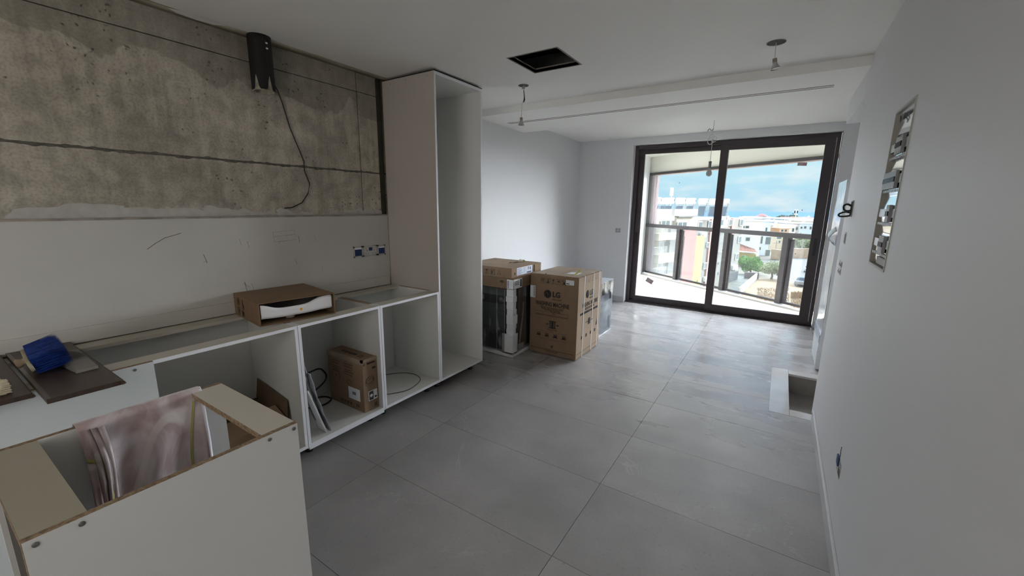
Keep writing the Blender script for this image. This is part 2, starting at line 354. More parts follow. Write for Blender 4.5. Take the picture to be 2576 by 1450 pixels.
def text(s, size, origin, right, up, material, parent, name='lettering', bold=0.0, align='CENTER', ext=.0006, squeeze=1.0):
    c = bpy.data.curves.new('t', 'FONT'); c.body = s; c.size = size; c.align_x = align; c.align_y = 'CENTER'; c.offset = bold; c.extrude = ext; c.resolution_u = 3
    t = bpy.data.objects.new('t', c); COL.objects.link(t); bpy.context.view_layer.update()
    me = bpy.data.meshes.new_from_object(t.evaluated_get(bpy.context.evaluated_depsgraph_get())); bpy.data.objects.remove(t)
    r = Vector(right).normalized(); u = Vector(up).normalized(); n = r.cross(u)
    o = Vector(origin)
    for vt in me.vertices: vt.co = r * vt.co.x * squeeze + u * vt.co.y + n * vt.co.z
    me.materials.clear(); me.materials.append(material); me.name = name
    ob = bpy.data.objects.new(name, me); COL.objects.link(ob); ob.parent = parent; ob.location = o - ORG[parent.name]; ORG[ob.name] = o
    return ob
def ray(px, py):
    c = ((px - W / 2) / FPX, -(py - H / 2) / FPX, 1.0)
    return Vector((sum(RR[i][k] * c[i] for i in range(3)) for k in range(3)))
def at(px, py, depth): d = ray(px, py) * depth; return Vector((d.x, d.y, d.z + CH))
def on_ground(px, py, z):
    d = ray(px, py); t = (z - CH) / d.z; return Vector((d.x * t, d.y * t, z))

# ================================================================== THE ROOM
XR, XL, YF = .373, -2.906, 6.74
ZK, ZL = 2.58, 2.65
flo = M().box(-3.3, 2.4, -2.8, 3.70, -.25, -.012).box(-3.3, .10, 3.70, 4.73, -.25, -.012).box(-3.3, 2.4, 4.73, 6.95, -.25, -.012).box(.10, 2.4, 3.70, 4.73, -.25, -.20).build('floor', grout)
tag(flo, 'grey stone-look tiled floor of the room', 'floor', kind='structure')
ys = [1.461 + .6045 * k for k in range(-7, 9)] + [6.86]
xs = [-3.12, -1.918, -.709, .50, 1.709, 2.3]
for a, b_ in zip(xs[:-1], xs[1:]):
    for c, d in zip(ys[:-1], ys[1:]):
        if a > .45 and d < 3.7: continue
        g_ = .0012
        x0, x1, y0, y1 = a + g_, b_ - g_, c + g_, d - g_
        if x1 > .09 and y1 > 3.66 and y0 < 4.76:      # cut around the marble framed recess
            pieces = []
            if x0 < .085: pieces.append((x0, .084, y0, y1))
            if y0 < 3.66: pieces.append((max(x0, .084), x1, y0, 3.655))
            if y1 > 4.765: pieces.append((max(x0, .084), x1, 4.765, y1))
            mm_ = M()
            for q in pieces: mm_.box(q[0], q[1], q[2], q[3], -.012, 0)
            if pieces: mm_.build('floor_tile', ft, flo)
        else: B((x0, x1, y0, y1, -.012, 0)).build('floor_tile', ft, flo)
# recess
rc = empty('floor_recess', (.5, 4.2, -.2), 'marble framed rectangular recess in the floor by the right wall end', 'recess')
for nm, q in (('marble_border', (.085, .224, 3.657, 4.762)), ('marble_border', (.2255, 1.3, 3.657, 3.776)), ('marble_border', (.2255, 1.3, 4.647, 4.762))):
    B((q[0], q[1], q[2], q[3], -.02, .001)).build(nm, marble, rc, bevel=.001)
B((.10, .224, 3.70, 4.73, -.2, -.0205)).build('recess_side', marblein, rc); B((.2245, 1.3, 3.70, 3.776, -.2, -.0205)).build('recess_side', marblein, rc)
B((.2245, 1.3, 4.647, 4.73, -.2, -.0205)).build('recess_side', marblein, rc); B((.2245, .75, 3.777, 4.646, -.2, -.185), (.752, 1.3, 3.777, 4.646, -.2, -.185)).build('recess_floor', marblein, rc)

# left kitchen wall: cast concrete above, plastered below
wl = B((XL - .25, XL - .02, -2.8, 3.06, 0, 3.0)).build('wall_left', joint); tag(wl, 'kitchen wall, bare cast concrete above and plaster below', 'wall', kind='structure')
rows = [(1.40, 1.829), (1.839, 2.438), (2.443, 2.70)]
cols = [(-2.8, -.9), (-.896, 2.219), (2.226, 3.06)]
for z0, z1 in rows:
    for y0, y1 in cols: B((XL - .03, XL + random.uniform(0, .002), y0, y1, z0, z1)).build('concrete_panel', cc, wl, bevel=.002)
# ragged mortar ridge along the horizontal joint
def ridge(u, v):
    y = -.9 + 3.35 * u; a = v * math.pi; k = .5 + .5 * math.sin(y * 37) * math.sin(y * 91 + 1)
    return (XL - .004 + (.004 + .004 * k) * math.sin(a), y, 1.834 + (.008 + .005 * k) * math.cos(a) + .004 * math.sin(y * 23))
M().grid(ridge, 260, 5).build('mortar_ridge', joint, wl)
B((XL - .02, XL + .026, -2.8, 3.06, 0, 1.492)).build('plaster_lining', plaster, wl, label='off-white plastered lower zone', bevel=.002)
B((XL - .02, XL + .030, -2.8, 2.44, 1.484, 1.494)).build('plaster_edge', mat('worn_plaster_edge', (.36, .32, .27), .85, noise=(14, .4)), wl)
# filler smears on the concrete foot
for (yc, zc, wy, hz_) in ((.55, 1.51, .20, .055), (.78, 1.50, .30, .05), (.98, 1.505, .22, .035), (1.35, 1.50, .12, .018), (1.56, 1.515, .05, .03), (1.62, 1.50, .10, .015), (2.0, 1.50, .12, .012), (2.25, 1.505, .10, .02), (2.36, 1.51, .05, .02)):
    n = 26; P2 = []
    for k in range(n):
        a = 2 * math.pi * k / n; r_ = 1 + .16 * math.sin(3 * a + yc * 9) + .10 * math.sin(7 * a + yc * 5)
        P2.append((yc + wy * math.cos(a) * r_, max(1.494, zc + hz_ * math.sin(a) * r_)))
    m_ = M(); m_.add([(XL + .0055, y, z) for y, z in P2] + [(XL - .001, y, z) for y, z in P2] + [(XL + .007, yc, max(1.4945, zc))], [(i, (i + 1) % n, 2 * n) for i in range(n)] + [(i, (i + 1) % n, n + (i + 1) % n, n + i) for i in range(n)])
    m_.build('filler_smear', mat('white_filler', (.47, .45, .42), .85, noise=(20, .15), bump=(40, .4, .004)), wl)
# perforated steel angle at the end of the concrete
pa = M().box(XL + .0, XL + .012, 2.405, 2.447, 1.496, 2.575); pa.cur = 1
for k in range(12): pa.box(XL + .0115, XL + .0125, 2.414 + .016 * (k % 2), 2.420 + .016 * (k % 2), 1.56 + k * .082, 1.566 + k * .082)
pa.build('steel_angle', [mat('olive_steel', (.055, .052, .035), .5, metal=.3, noise=(10, .4)), darkhole], wl)
# pencil marks
def mark(pts, r=.0007):
    M().tube([(XL + .0265, y, z) for y, z in pts], r, 4).build('pencil_mark', mat('pencil', (.16, .15, .15), .8), wl)
mark([(.791, 1.323), (.83, 1.352), (.875, 1.38), (.92, 1.393), (.953, 1.403)], .0016)
mark([(1.048, 1.272), (1.056, 1.245), (1.062, 1.219)], .0014); mark([(1.040, 1.224), (1.062, 1.230)], .0008)
mark([(1.255, 1.352), (1.262, 1.31)]); mark([(1.30, 1.335), (1.305, 1.29)])
mark([(1.464, 1.384), (1.615, 1.392), (1.621, 1.326), (1.47, 1.318), (1.464, 1.384)], .0005); mark([(1.466, 1.355), (1.618, 1.362)], .0005); mark([(1.56, 1.358), (1.562, 1.322), (1.50, 1.318), (1.50, 1.30)], .0005)
mark([(1.64, 1.35), (1.645, 1.30)], .001); mark([(1.76, 1.36), (1.77, 1.30)], .0004); mark([(1.80, 1.12), (1.803, 1.07)], .0007)
mark([(1.60, 1.19), (1.61, 1.15)], .0008); mark([(1.255, 1.075), (1.262, 1.02), (1.275, 1.00)], .0012); mark([(1.245, 1.065), (1.285, 1.035)], .0008); mark([(1.295, 1.06), (1.305, 1.02)], .0008)
# upstand strip
B((XL + .0265, XL + .034, -.7, 2.44, .8790, .8815)).build('brown_joint_line', mat('brown_line', (.14, .09, .06), .9), wl)
us = B((XL + .0265, XL + .036, -.7, 2.435, .882, .958)).build('upstand_strip', plaster, wl); us['label'] = 'low plaster strip behind the cabinets'

# living wall on the left (slightly out of square), far wall, right walls
lw = M().prism([(-2.92, 3.062), (-3.018, 6.95), (-3.3, 6.95), (-3.3, 3.062)][::-1], 0, 3.0).build('wall_living_left', paint); tag(lw, 'bright white wall left of the balcony door', 'wall', kind='structure')
wf = B((-3.3, -2.106, YF, 6.95, 0, 3.0), (-2.106, .515, YF, 6.95, 2.545, 3.0), (.515, 2.4, YF, 6.95, 0, 3.0)).build('wall_far', paint); tag(wf, 'far white wall around the balcony door', 'wall', kind='structure')
Y0, Y1, Z0, Z1 = 2.222, 2.575, 1.33, 2.01
wr = B((XR, XR + .12, -2.8, Y0, 0, 3), (XR, XR + .12, Y1, 3.83, .0, 3), (XR, XR + .12, Y0, Y1, 0, Z0), (XR, XR + .12, Y0, Y1, Z1, 3), (XR + .10, XR + .12, Y0, Y1, Z0, Z1)).build('wall_right', paint)
tag(wr, 'long white wall on the right with an electrical cabinet in it', 'wall', kind='structure')
we = B((2.2, 2.4, 3.83, 6.74, -.2, 3), (XR + .12, 2.4, 3.60, 3.66, 0, 3)).build('wall_hall', paint); tag(we, 'white wall of the side hall', 'wall', kind='structure')
wb = B((-3.3, .5, -2.8, -2.6, 0, 3)).build('wall_back', paint); tag(wb, 'white wall behind the viewpoint', 'wall', kind='structure')
# baseboards
q = B((.3585, XR - .0005, -2.6, 3.655, .001, .088)).build('baseboard_right', base_t, bevel=.003); tag(q, 'pale tiled baseboard along the right wall', 'baseboard', kind='structure')
q = B((-3.015, -2.108, YF - .014, YF - .0005, .001, .088), (.517, 2.18, YF - .014, YF - .0005, .001, .088)).build('baseboard_far', base_t, bevel=.003); tag(q, 'pale tiled baseboard under the far wall', 'baseboard', kind='structure')
q = M().prism([(-2.922, 3.10), (-2.908, 3.10), (-2.996, 6.72), (-3.010, 6.72)], .001, .088).build('baseboard_left', base_t); tag(q, 'pale baseboard behind the boxed appliances', 'baseboard', kind='structure')

# ceiling with square hatch
hx0, hx1, hy0, hy1 = -1.717, -1.347, 2.575, 2.945
ce = B((-2.822, XR, -2.6, hy0, ZK, ZK + .02), (-2.822, XR, hy1, 3.75, ZK, ZK + .02), (-2.822, hx0, hy0, hy1, ZK, ZK + .02), (hx1, XR, hy0, hy1, ZK, ZK + .02),
       (-2.93, -2.822, 3.045, 3.75, ZK, ZK + .02), (-3.05, 2.3, 4.812, 6.75, ZL, ZL + .02)).build('ceiling', ceilp)
tag(ce, 'smooth white ceiling with a square hatch and light holes', 'ceiling', kind='structure')
def ragged(u, v):
    y = -2.6 + 5.645 * u; w_ = -2.819 + .008 * math.sin(y * 5) + .006 * math.sin(y * 17 + 1)
    return (XL + (w_ - XL) * v, y, ZK - .001 + .0002 * v)
M().grid(ragged, 120, 1).build('bare_board_strip', bare, ce, solid=.002, label='unpainted board strip along the concrete')
B((XL, -2.822, -2.6, 3.045, ZK + .001, ZK + .02)).build('board_backing', bare, ce)
# white paint tongue over the strip
M().add([(-2.83, 1.02, ZK - .0035), (-2.865, 1.07, ZK - .0035), (-2.875, 1.16, ZK - .0035), (-2.866, 1.24, ZK - .0035), (-2.815, 1.30, ZK - .0035), (-2.80, 1.1, ZK - .0035)], [(0, 1, 2, 3, 4, 5)]).build('paint_smear', ceilp, ce)
B((hx0 - .012, hx0, hy0 - .012, hy1 + .012, ZK - .001, ZK + .03), (hx1, hx1 + .012, hy0 - .012, hy1 + .012, ZK - .001, ZK + .03), (hx0, hx1, hy1, hy1 + .012, ZK - .001, ZK + .03), (hx0, hx1, hy0 - .012, hy0, ZK - .001, ZK + .03)).build('hatch_edge', mat('cut_board_edge', (.30, .27, .24), .9, noise=(60, .4)), ce)
rs = B((-3.3, 2.4, -2.8, 6.95, 3.0, 3.2)).build('roof_slab', mat('soffit_concrete', (.10, .10, .10), .9)); tag(rs, 'dark concrete slab above the ceiling hatch', 'slab', kind='structure')
dk = M().tube([(-2.3, 2.50, 2.86), (-1.9, 2.60, 2.84), (-1.6, 2.74, 2.80), (-1.38, 2.86, 2.76), (-1.1, 2.90, 2.70)], .085, 14).build('flexible_duct', duct)
tag(dk, 'dim flexible air duct seen inside the ceiling hatch', 'duct')
bm = B((-3.05, 2.3, 3.75, 4.812, 2.516, 2.99)).build('beam', ceilp); tag(bm, 'boxed-in white beam across the ceiling', 'beam', kind='structure')
so = B((XR, 2.3, 3.832, 4.835, 2.325, 2.5155)).build('soffit', paint); tag(so, 'lower white soffit beyond the end of the right wall', 'soffit', kind='structure')
lv = empty('linear_vent', (-1.28, 4.2, 2.51), 'long twin-slot air vent in the underside of the ceiling beam', 'vent')
B((-2.79, .212, 4.165, 4.24, 2.5145, 2.518)).build('vent_frame', ceilp, lv)
for yy in (4.172, 4.219): B((-2.79, .212, yy, yy + .013, 2.5135, 2.5146)).build('vent_slot', mat('slot_dark', (.05, .045, .045), .8), lv)

# ------------------------------------------------------------------ ceiling light points
def spot(x, y, rad, segs, capdir, label, end):
    t = empty('hanging_bulb', (x, y, ZK), label, 'lamp', 'bare spot lamps hanging from holes in the ceiling')
    M().lathe([(rad, 0), (rad + .004, .0), (rad + .004, -.003), (rad - .002, -.003), (rad - .003, -.0005)], (x, y, ZK)).build('hole_rim', mat('grey_rim', (.20, .19, .18), .8), t)
    M().lathe([(rad * .95, 0), (rad * .8, -.001)], (x, y, ZK - .001)).build('hole', mat('light_hole', (.11, .105, .10), .9), t)
    M().tube([(x + a, y, ZK + z) for a, z in segs], .0022, 6).build('wire', wirew, t)
    ex, ez = end
    d = Vector((capdir, 0, -1)).normalized(); p = Vector((x + ex, y, ZK + ez))
    M().cyl(p, p + d * .022, .0125).build('lamp_base', mat('ceramic_cap', (.30, .25, .19), .6), t)
    M().tube([p + d * .022, p + d * .036, p + d * .058, p + d * .062], [.011, .014, .025, .026], 20).build('bulb', mat('frosted_reflector', (.42, .41, .40), .25), t)
    return t
t = spot(-1.971, 3.188, .040, [(0, 0), (.004, -.03), (.008, -.08), (.004, -.11), (-.004, -.13), (-.012, -.17), (-.016, -.21), (-.017, -.255)], 0, 'small spot bulb on a twisted wire, left of the two below round ceiling holes', (-.017, -.255))
M().tube([(-1.968, 3.188, ZK - .035), (-1.961, 3.188, ZK - .085), (-1.959, 3.188, ZK - .115), (-1.968, 3.188, ZK - .135)], [.003, .004, .007, .004], 8).build('dark_sleeve', blackpl, t)
B((-1.985, -1.957, 3.187, 3.191, ZK - .028, ZK)).build('spring_clip', metal, t)
spot(-.158, 3.19, .048, [(0, 0), (-.001, -.03), (.001, -.07), (.002, -.092)], .18, 'small spot bulb on short wires, right of the two below round ceiling holes', (.002, -.092))
t = empty('hanging_bulb', (-.854, 5.9, ZL), 'white round bulb on a knotted wire in front of the balcony door', 'lamp')
M().tube([(-.854, 5.9, ZL), (-.853, 5.9, ZL - .10), (-.865, 5.9, ZL - .17), (-.858, 5.9, ZL - .24), (-.852, 5.9, ZL - .30), (-.852, 5.9, ZL - .49)], .0035, 6).build('wire', wirew, t)
for (cx_, cz_, r_) in ((-.875, ZL - .245, .032), (-.835, ZL - .225, .028), (-.862, ZL - .20, .025)):
    M().tube([(cx_ + r_ * math.cos(a * .45), 5.9 + .01 * math.sin(a), cz_ + 1.25 * r_ * math.sin(a * .45)) for a in range(14)], .005, 6, True).build('wire_loop', wirew, t)
M().tube([(-.92, 5.9, ZL - .12), (-.90, 5.9, ZL - .095), (-.87, 5.9, ZL - .12), (-.855, 5.9, ZL - .10)], .004, 6).build('wire_clip', mat('dark_wire', (.14, .13, .13), .5), t)
M().cyl((-.852, 5.9, ZL - .49), (-.852, 5.9, ZL - .575), .018, .017).build('lamp_base', mat('grey_socket', (.22, .22, .21), .5), t)
M().lathe([(.015, 0), (.02, -.02), (.032, -.045), (.036, -.065), (.031, -.085), (.016, -.098), (.001, -.101)], (-.852, 5.9, ZL - .575)).build('bulb', mat('opal_bulb', (.45, .45, .45), .3), t)

# ------------------------------------------------------------------ flue duct and its cable
t = empty('flue_pipe', (-2.815, 1.475, 2.27), 'black flue pipe stub hanging from the ceiling against the concrete', 'pipe')
def pipe(u, v):
    a = 2 * math.pi * u; z = 2.268 + (2.582 - 2.268) * v
    z += (1 - v) ** 3 * 0.085 * max(0, math.cos(5 * a + 5.5)) ** 1.5
    return (-2.826 + .062 * math.cos(a), 1.472 + .062 * math.sin(a), z)
M().grid(pipe, 60, 8).build('pipe_sleeve', mat('black_insulation', (.008, .008, .008), .6), t, solid=.006)
M().grid(lambda u, v: (-2.826 + .057 * math.cos(2 * math.pi * u), 1.472 + .057 * math.sin(2 * math.pi * u), 2.264 + .12 * v), 48, 1).build('pipe_liner', mat('worn_liner', (.55, .51, .40), .6, noise=(25, .6)), t, solid=.002)
for z_ in (2.50, 2.53): B((-2.764, -2.759, 1.475, 1.487, z_, z_ + .008)).build('white_fleck', paper, t)
c = M().tube([(-2.87, 1.540, 2.575), (-2.89, 1.555, 2.45), (-2.893, 1.575, 2.34), (-2.893, 1.597, 2.307), (-2.895, 1.622, 2.228), (-2.897, 1.657, 2.088), (-2.895, 1.70, 1.97), (-2.895, 1.736, 1.874), (-2.895, 1.735, 1.806), (-2.89, 1.763, 1.717), (-2.89, 1.745, 1.65), (-2.89, 1.695, 1.584), (-2.895, 1.62, 1.549), (-2.90, 1.571, 1.545)], .0035, 8).build('hanging_cable', blackpl)
tag(c, 'thin black cable hanging down the concrete wall beside the flue', 'cable')
# ------------------------------------------------------------------ sockets
def plate_x(x, y0, y1, z0, z1, th): return B((x, x + th, y0, y1, z0, z1))
XP = XL + .0262
for i, (y0, y1, z0, z1, k, lb) in enumerate(((2.082, 2.168, 1.148, 1.240, 'b', 'leftmost socket frame over the counter, masked with blue tape'),
        (2.173, 2.315, 1.150, 1.238, 's', 'middle double socket plate over the counter, between two blue-taped frames'),
        (2.320, 2.403, 1.148, 1.236, 'b', 'rightmost socket frame over the counter, masked with blue tape, beside the tall cabinet'))):
    t = empty('wall_socket', (XP, (y0 + y1) / 2, z0), lb, 'socket')
    m_ = M().box(XP, XP + .004, y0, y1, z0, z0 + .012).box(XP, XP + .004, y0, y1, z1 - .012, z1).box(XP, XP + .004, y0, y0 + .012, z0, z1).box(XP, XP + .004, y1 - .012, y1, z0, z1)
    m_.build('mounting_frame', mat('frame_grey', (.42, .43, .42), .5), t)
    if k == 'b':
        B((XP, XP + .006, y0 + .012, y1 - .008, z0 + .014, z1 - .026)).build('blue_tape', bluet, t, bevel=.003)
        B((XP, XP + .005, y0 + .012, y1 - .012, z1 - .026, z1 - .013)).build('insert', white, t)
    else:
        B((XP, XP + .007, y0 + .012, y1 - .012, z0 + .012, z1 - .012)).build('socket_insert', mat('socket_white', (.5, .5, .48), .4), t)
        for yy in (y0 + .03, y0 + .10): 
            B((XP + .007, XP + .0078, yy + .005, yy + .010, z0 + .044, z0 + .052)).build('pin_hole', ink, t)
            for d_ in (-.009, .014): B((XP + .007, XP + .0078, yy + d_, yy + d_ + .006, z0 + .022, z0 + .027)).build('pin_hole', ink, t)
        B((XP, XP + .009, y0 + .055, y0 + .092, z0 + .045, z0 + .074)).build('blue_tape', bluet, t, bevel=.004)
        for yy in (y0 + .022, y0 + .112): B((XP, XP + .008, yy, yy + .011, z0 + .058, z0 + .070)).build('copper_wire', copper, t, bevel=.003)
    for yy in (y0 + .004, y1 - .008):
        for zz in (z0 + .004, z1 - .008): B((XP + .004, XP + .0045, yy, yy + .004, zz, zz + .004)).build('screw_hole', ink, t)

# ------------------------------------------------------------------ base cabinets
XF, ZB, ZT = -2.30, .088, .878
def screw(x, y, z, parent, axis='x', r=.006):
    M().lathe([(r, 0), (r, .0012), (r * .5, .0016)], (x, y, z), axis).build('cam_screw', chrome, parent)
def legs(y0, y1, parent, x0=-2.84, x1=-2.41):
    for x_ in (x0, x1):
        for y_ in (y0 + .06, y1 - .06):
            M().lathe([(.024, 0), (.024, .012), (.013, .02), (.013, .06), (.022, .07), (.022, .088)], (x_, y_, 0)).build('foot', blackpl, parent)
def carcass(y0, y1, label, xb=-2.862, shade=None, cut=None):
    t = empty('base_cabinet', ((xb + XF) / 2, (y0 + y1) / 2, 0), label, 'cabinet')
    th = .018
    for nm, a, b_ in (('side_panel', y0 + .0006, y0 + th), ('side_panel', y1 - th, y1 - .0006)):
        B((xb, XF - .001, a, b_, ZB, ZT)).build(nm, mdfbase, t)
        B((XF - .001, XF, a, b_, ZB, ZT)).build('edge_band', band, t)
        B((xb + .1, XF - .10, a, b_, ZT, ZT + .0006)).build('raw_edge', chip, t)
    B((xb, XF - .001, y0 + th, y1 - th, ZB, ZB + .022)).build('bottom_panel', mdfw, t); B((XF - .001, XF, y0 + th, y1 - th, ZB, ZB + .022)).build('edge_band', band, t)
    B((xb, xb + .004, y0 + th, y1 - th, ZB + .022, ZT - .018)).build('back_panel', mdfback2, t)
    B((XF - .10, XF - .001, y0 + th, y1 - th, ZT - .018, ZT - .0004)).build('front_stretcher', stretch, t); B((XF - .001, XF, y0 + th, y1 - th, ZT - .018, ZT - .0004)).build('edge_band', band, t)
    B((xb, xb + .10, y0 + th, y1 - th, ZT - .018, ZT - .0004)).build('back_stretcher', stretch, t)
    legs(y0, y1, t); return t
u3 = carcass(1.852, 2.448, 'open white base cabinet next to the tall cabinet, empty but for a cable ring')
u2 = carcass(1.256, 1.850, 'open white base cabinet holding the upright cardboard box')
u1 = carcass(-.40, 1.254, 'long open white base cabinet below the sink carton, half closed by a blank panel')
B((XF, XF + .018, -.40, .585, ZB, ZT)).build('blank_panel', mat('cool_white_melamine', (.60, .63, .63), .4), u1, label='plain white blank front panel')
screw(XF + .018, .52, ZT - .018, u1)
B((XF, XF + .018, -.40, .585, ZT, ZT + .0008)).build('raw_edge', chip, u1)
# low front rail under u2
B((XF - .02, XF, 1.262, 1.84, ZB - .016, ZB)).build('lower_rail', band, u2)

# tall cabinet
t = empty('tall_cabinet', (-2.58, 2.745, 0), 'tall open white cabinet carcass reaching the ceiling', 'cabinet'); TY0, TY1, TZ = 2.450, 3.040, 2.560
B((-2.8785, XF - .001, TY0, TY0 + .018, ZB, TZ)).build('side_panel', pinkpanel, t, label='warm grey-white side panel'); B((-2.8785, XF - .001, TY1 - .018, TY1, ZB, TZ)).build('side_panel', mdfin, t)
for a in (TY0, TY1 - .018): B((XF - .001, XF, a, a + .018, ZB, TZ)).build('edge_band', band, t)
B((-2.8785, -2.874, TY0 - .0006, TY0 + .001, ZB, TZ)).build('raw_edge', chip, t)
B((-2.872, XF - .001, TY0 + .018, TY1 - .018, ZB, ZB + .02)).build('bottom_panel', mdfw, t); B((XF - .001, XF, TY0 + .018, TY1 - .018, ZB, ZB + .02)).build('edge_band', band, t)
B((-2.872, XF - .001, TY0 + .018, TY1 - .018, TZ - .022, TZ)).build('top_panel', mdfin, t); B((XF - .001, XF, TY0 + .018, TY1 - .018, TZ - .022, TZ)).build('edge_band', band, t)
B((-2.876, -2.872, TY0 + .018, TY1 - .018, ZB, TZ)).build('back_panel', mdfback, t)
for x_ in (-2.78, -2.60, -2.37): B((x_, x_ + .005, TY0 - .0008, TY0, TZ - .03, TZ - .025)).build('screw_hole', ink, t)
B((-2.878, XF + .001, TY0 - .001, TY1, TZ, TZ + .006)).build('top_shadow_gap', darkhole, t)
legs(TY0, TY1, t)

# ------------------------------------------------------------------ peninsula cabinet in the foreground
PX0, PX1, PY0, PY1 = -1.800, -1.247, .062, .650
t = empty('peninsula_cabinet', ((PX0 + PX1) / 2, (PY0 + PY1) / 2, 0), 'open-topped white cabinet in the foreground with the cloth over its edge', 'cabinet')
B((PX1 - .018, PX1, PY0, PY1, ZB, ZT)).build('side_panel', mdfw, t, bevel=.0006); B((PX0, PX0 + .018, PY0, PY1, ZB, ZT)).build('side_panel', mdfw, t, bevel=.0006)
for a in (PX1 - .018, PX0): B((a + .0005, a + .0175, PY0, PY1, ZT, ZT + .0008)).build('raw_edge', chip, t)
B((PX1 - .018, PX1, PY0 - .001, PY0, ZB, ZT)).build('raw_edge', chip, t)
B((PX0 + .018, PX1 - .018, PY1 - .102, PY1, ZT - .018, ZT)).build('stretcher', mat('cream_melamine', (.56, .52, .45), .42), t); B((PX0 + .018, PX1 - .018, PY1 - .103, PY1 - .102, ZT - .018, ZT)).build('raw_edge', chip, t)
B((PX0 + .018, PX1 - .018, PY0, PY0 + .102, ZT - .018, ZT)).build('stretcher', khaki, t)
B((PX0 + .018, PX1 - .018, PY0 - .001, PY0, ZT - .018, ZT)).build('raw_edge', chip, t)
B((PX0 + .018, PX1 - .018, PY0 + .012, PY0 + .016, ZB, ZT - .018)).build('back_panel', mat('shade_dark_board', (.06, .05, .04), .7), t)  # panel coloured dark to stand for the shadowed space below the stretcher
B((PX0 + .018, PX1 - .018, PY0 + .016, PY1, ZB, ZB + .018)).build('bottom_panel', mdfw, t)
for y_ in (PY0 + .018, PY0 + .088, PY1 - .088, PY1 - .012): screw(PX1, y_, ZT - .011 - .004, t)
legs(PY0, PY1, t, PX0 + .06, PX1 - .06)

# cloth over the left panel, hanging inside
def clothf(u, v):
    y = .232 + .347 * u
    L_ = v * 1.05
    f = .010 * math.sin(u * 9 + 1) + .012 * math.exp(-((u - .10) / .05) ** 2) * math.sin(u * 160) 
    if L_ < .12:   x_, z_ = PX0 - .010 - .004 * math.sin(u * 20), ZT - .12 + L_ + .004
    elif L_ < .15: 
        a = (L_ - .12) / .03 * math.pi; x_, z_ = PX0 + .009 - .019 * math.cos(a), ZT + .004 + .007 * math.sin(a)
    else:
        d = L_ - .15; x_, z_ = PX0 + .030 + .16 * d + (f + .018 * math.sin(u * 13 + d * 6)) * min(1, d * 5), ZT - .002 - d * .92
    y += (.05 * (L_ - .15) * (1 - 2 * u) * (1.1) if L_ > .15 else 0) + (.012 * math.sin(L_ * 9) * (1 - u))
    return (x_, y, z_)
t = empty('cloth', (PX0, .4, ZT), 'pink printed cloth draped over the edge of the foreground cabinet', 'cloth')
M().grid(clothf, 110, 90).build('cloth_sheet', cl, t, solid=.002)
def onc(u, v, off=.003): p = clothf(u, v); return (p[0] + off, p[1], p[2] + .002)
M().grid(lambda a, b_: onc(.90 - .10 * math.sin(a * 3.1) + .022 * b_ , .17 + .55 * a), 40, 2).build('olive_stripe', olive, t, solid=.001)
M().grid(lambda a, b_: onc(.0 + .14 * a, .24 + .012 * b_ + .02 * a, .004), 12, 2).build('olive_stripe', olive, t, solid=.001)
M().grid(lambda a, b_: onc(.10 + .03 * b_ + .03 * a, .26 + .16 * a, .004), 20, 2).build('olive_stripe', olive, t, solid=.001)
M().grid(lambda a, b_: onc(.975 + .03 * b_, .13 + .75 * a), 40, 2).build('hem', hem, t, solid=.002)
for j in range(3):
    M().tube([onc(.06 + .045 * j + .02 * math.sin(k * .3), .15 + .03 * k, .006 + .006 * j) for k in range(26)], [.006 + .002 * math.sin(k * .5 + j) for k in range(26)], 8).build('fold', cl, t)

# ------------------------------------------------------------------ brown boards, brush, sample plate
def board(y0, y1, x0, x1, z, label, tilt=0):
    t = empty('brown_board', ((x0 + x1) / 2, (y0 + y1) / 2, z), label, 'board', None)
    B((x0, x1, y0, y1, z, z + .018)).build('panel', brownb, t, bevel=.001)
    B((x0 + .004, x1 - .004, y1, y1 + .003, z + .001, z + .017)).build('raw_edge', brownr, t)
    B((x0, x1, y0 + .001, y0 + .012, z + .018, z + .0186)).build('edge_tape', mat('edge_tape', (.11, .095, .085), .3), t)
    for k in range(10): B((x1 - .01 + random.uniform(0, .014), x1 + random.uniform(.002, .012), y1 - .006, y1 + random.uniform(.002, .008), z + .002 + .0012 * k, z + .004 + .0012 * k)).build('torn_flake', brownr, t)
    return t
board(.232, .432, -2.872, -2.075, ZT + .002, 'dark brown laminate board lying across the counter under the blue brush')
board(-.02, .214, -2.873, -2.19, ZT + .002, 'second dark brown board, at the left edge under the cream brush')
t = empty('scrubbing_brush', (-2.52, .28, .90), 'bright blue bristled wooden brush lying on the brown board', 'brush')
zb = ZT + .0205
pl = M(); T = Matrix.Translation((-2.505, .262, zb + .042)) @ Matrix.Rotation(math.radians(-4), 4, 'Z') @ Matrix.Rotation(math.radians(14), 4, 'X')
pl.T = T; n = 40; ring = [(.128 * math.copysign(abs(math.cos(2 * math.pi * k / n)) ** .75, math.cos(2 * math.pi * k / n)), .036 * math.copysign(abs(math.sin(2 * math.pi * k / n)) ** .8, math.sin(2 * math.pi * k / n))) for k in range(n)]
pl.add([(a, -.012, c_) for a, c_ in ring] + [(a, 0.0, c_) for a, c_ in ring], [tuple(range(n)), tuple(range(n, 2 * n))[::-1]] + [(i, n + i, n + (i + 1) % n, (i + 1) % n) for i in range(n)])
pl.build('wooden_back', mat('pale_brush_wood', (.36, .33, .24), .7, noise=(25, .2)), t, bevel=.003)
k_ = M(); k_.T = T; k_.tube([(-.005, -.012, 0), (-.005, -.022, .0), (-.006, -.036, .0), (-.006, -.042, 0)], [.016, .013, .021, .015], 14).build('handle_stub', wood, t)
br = M(); br.T = T
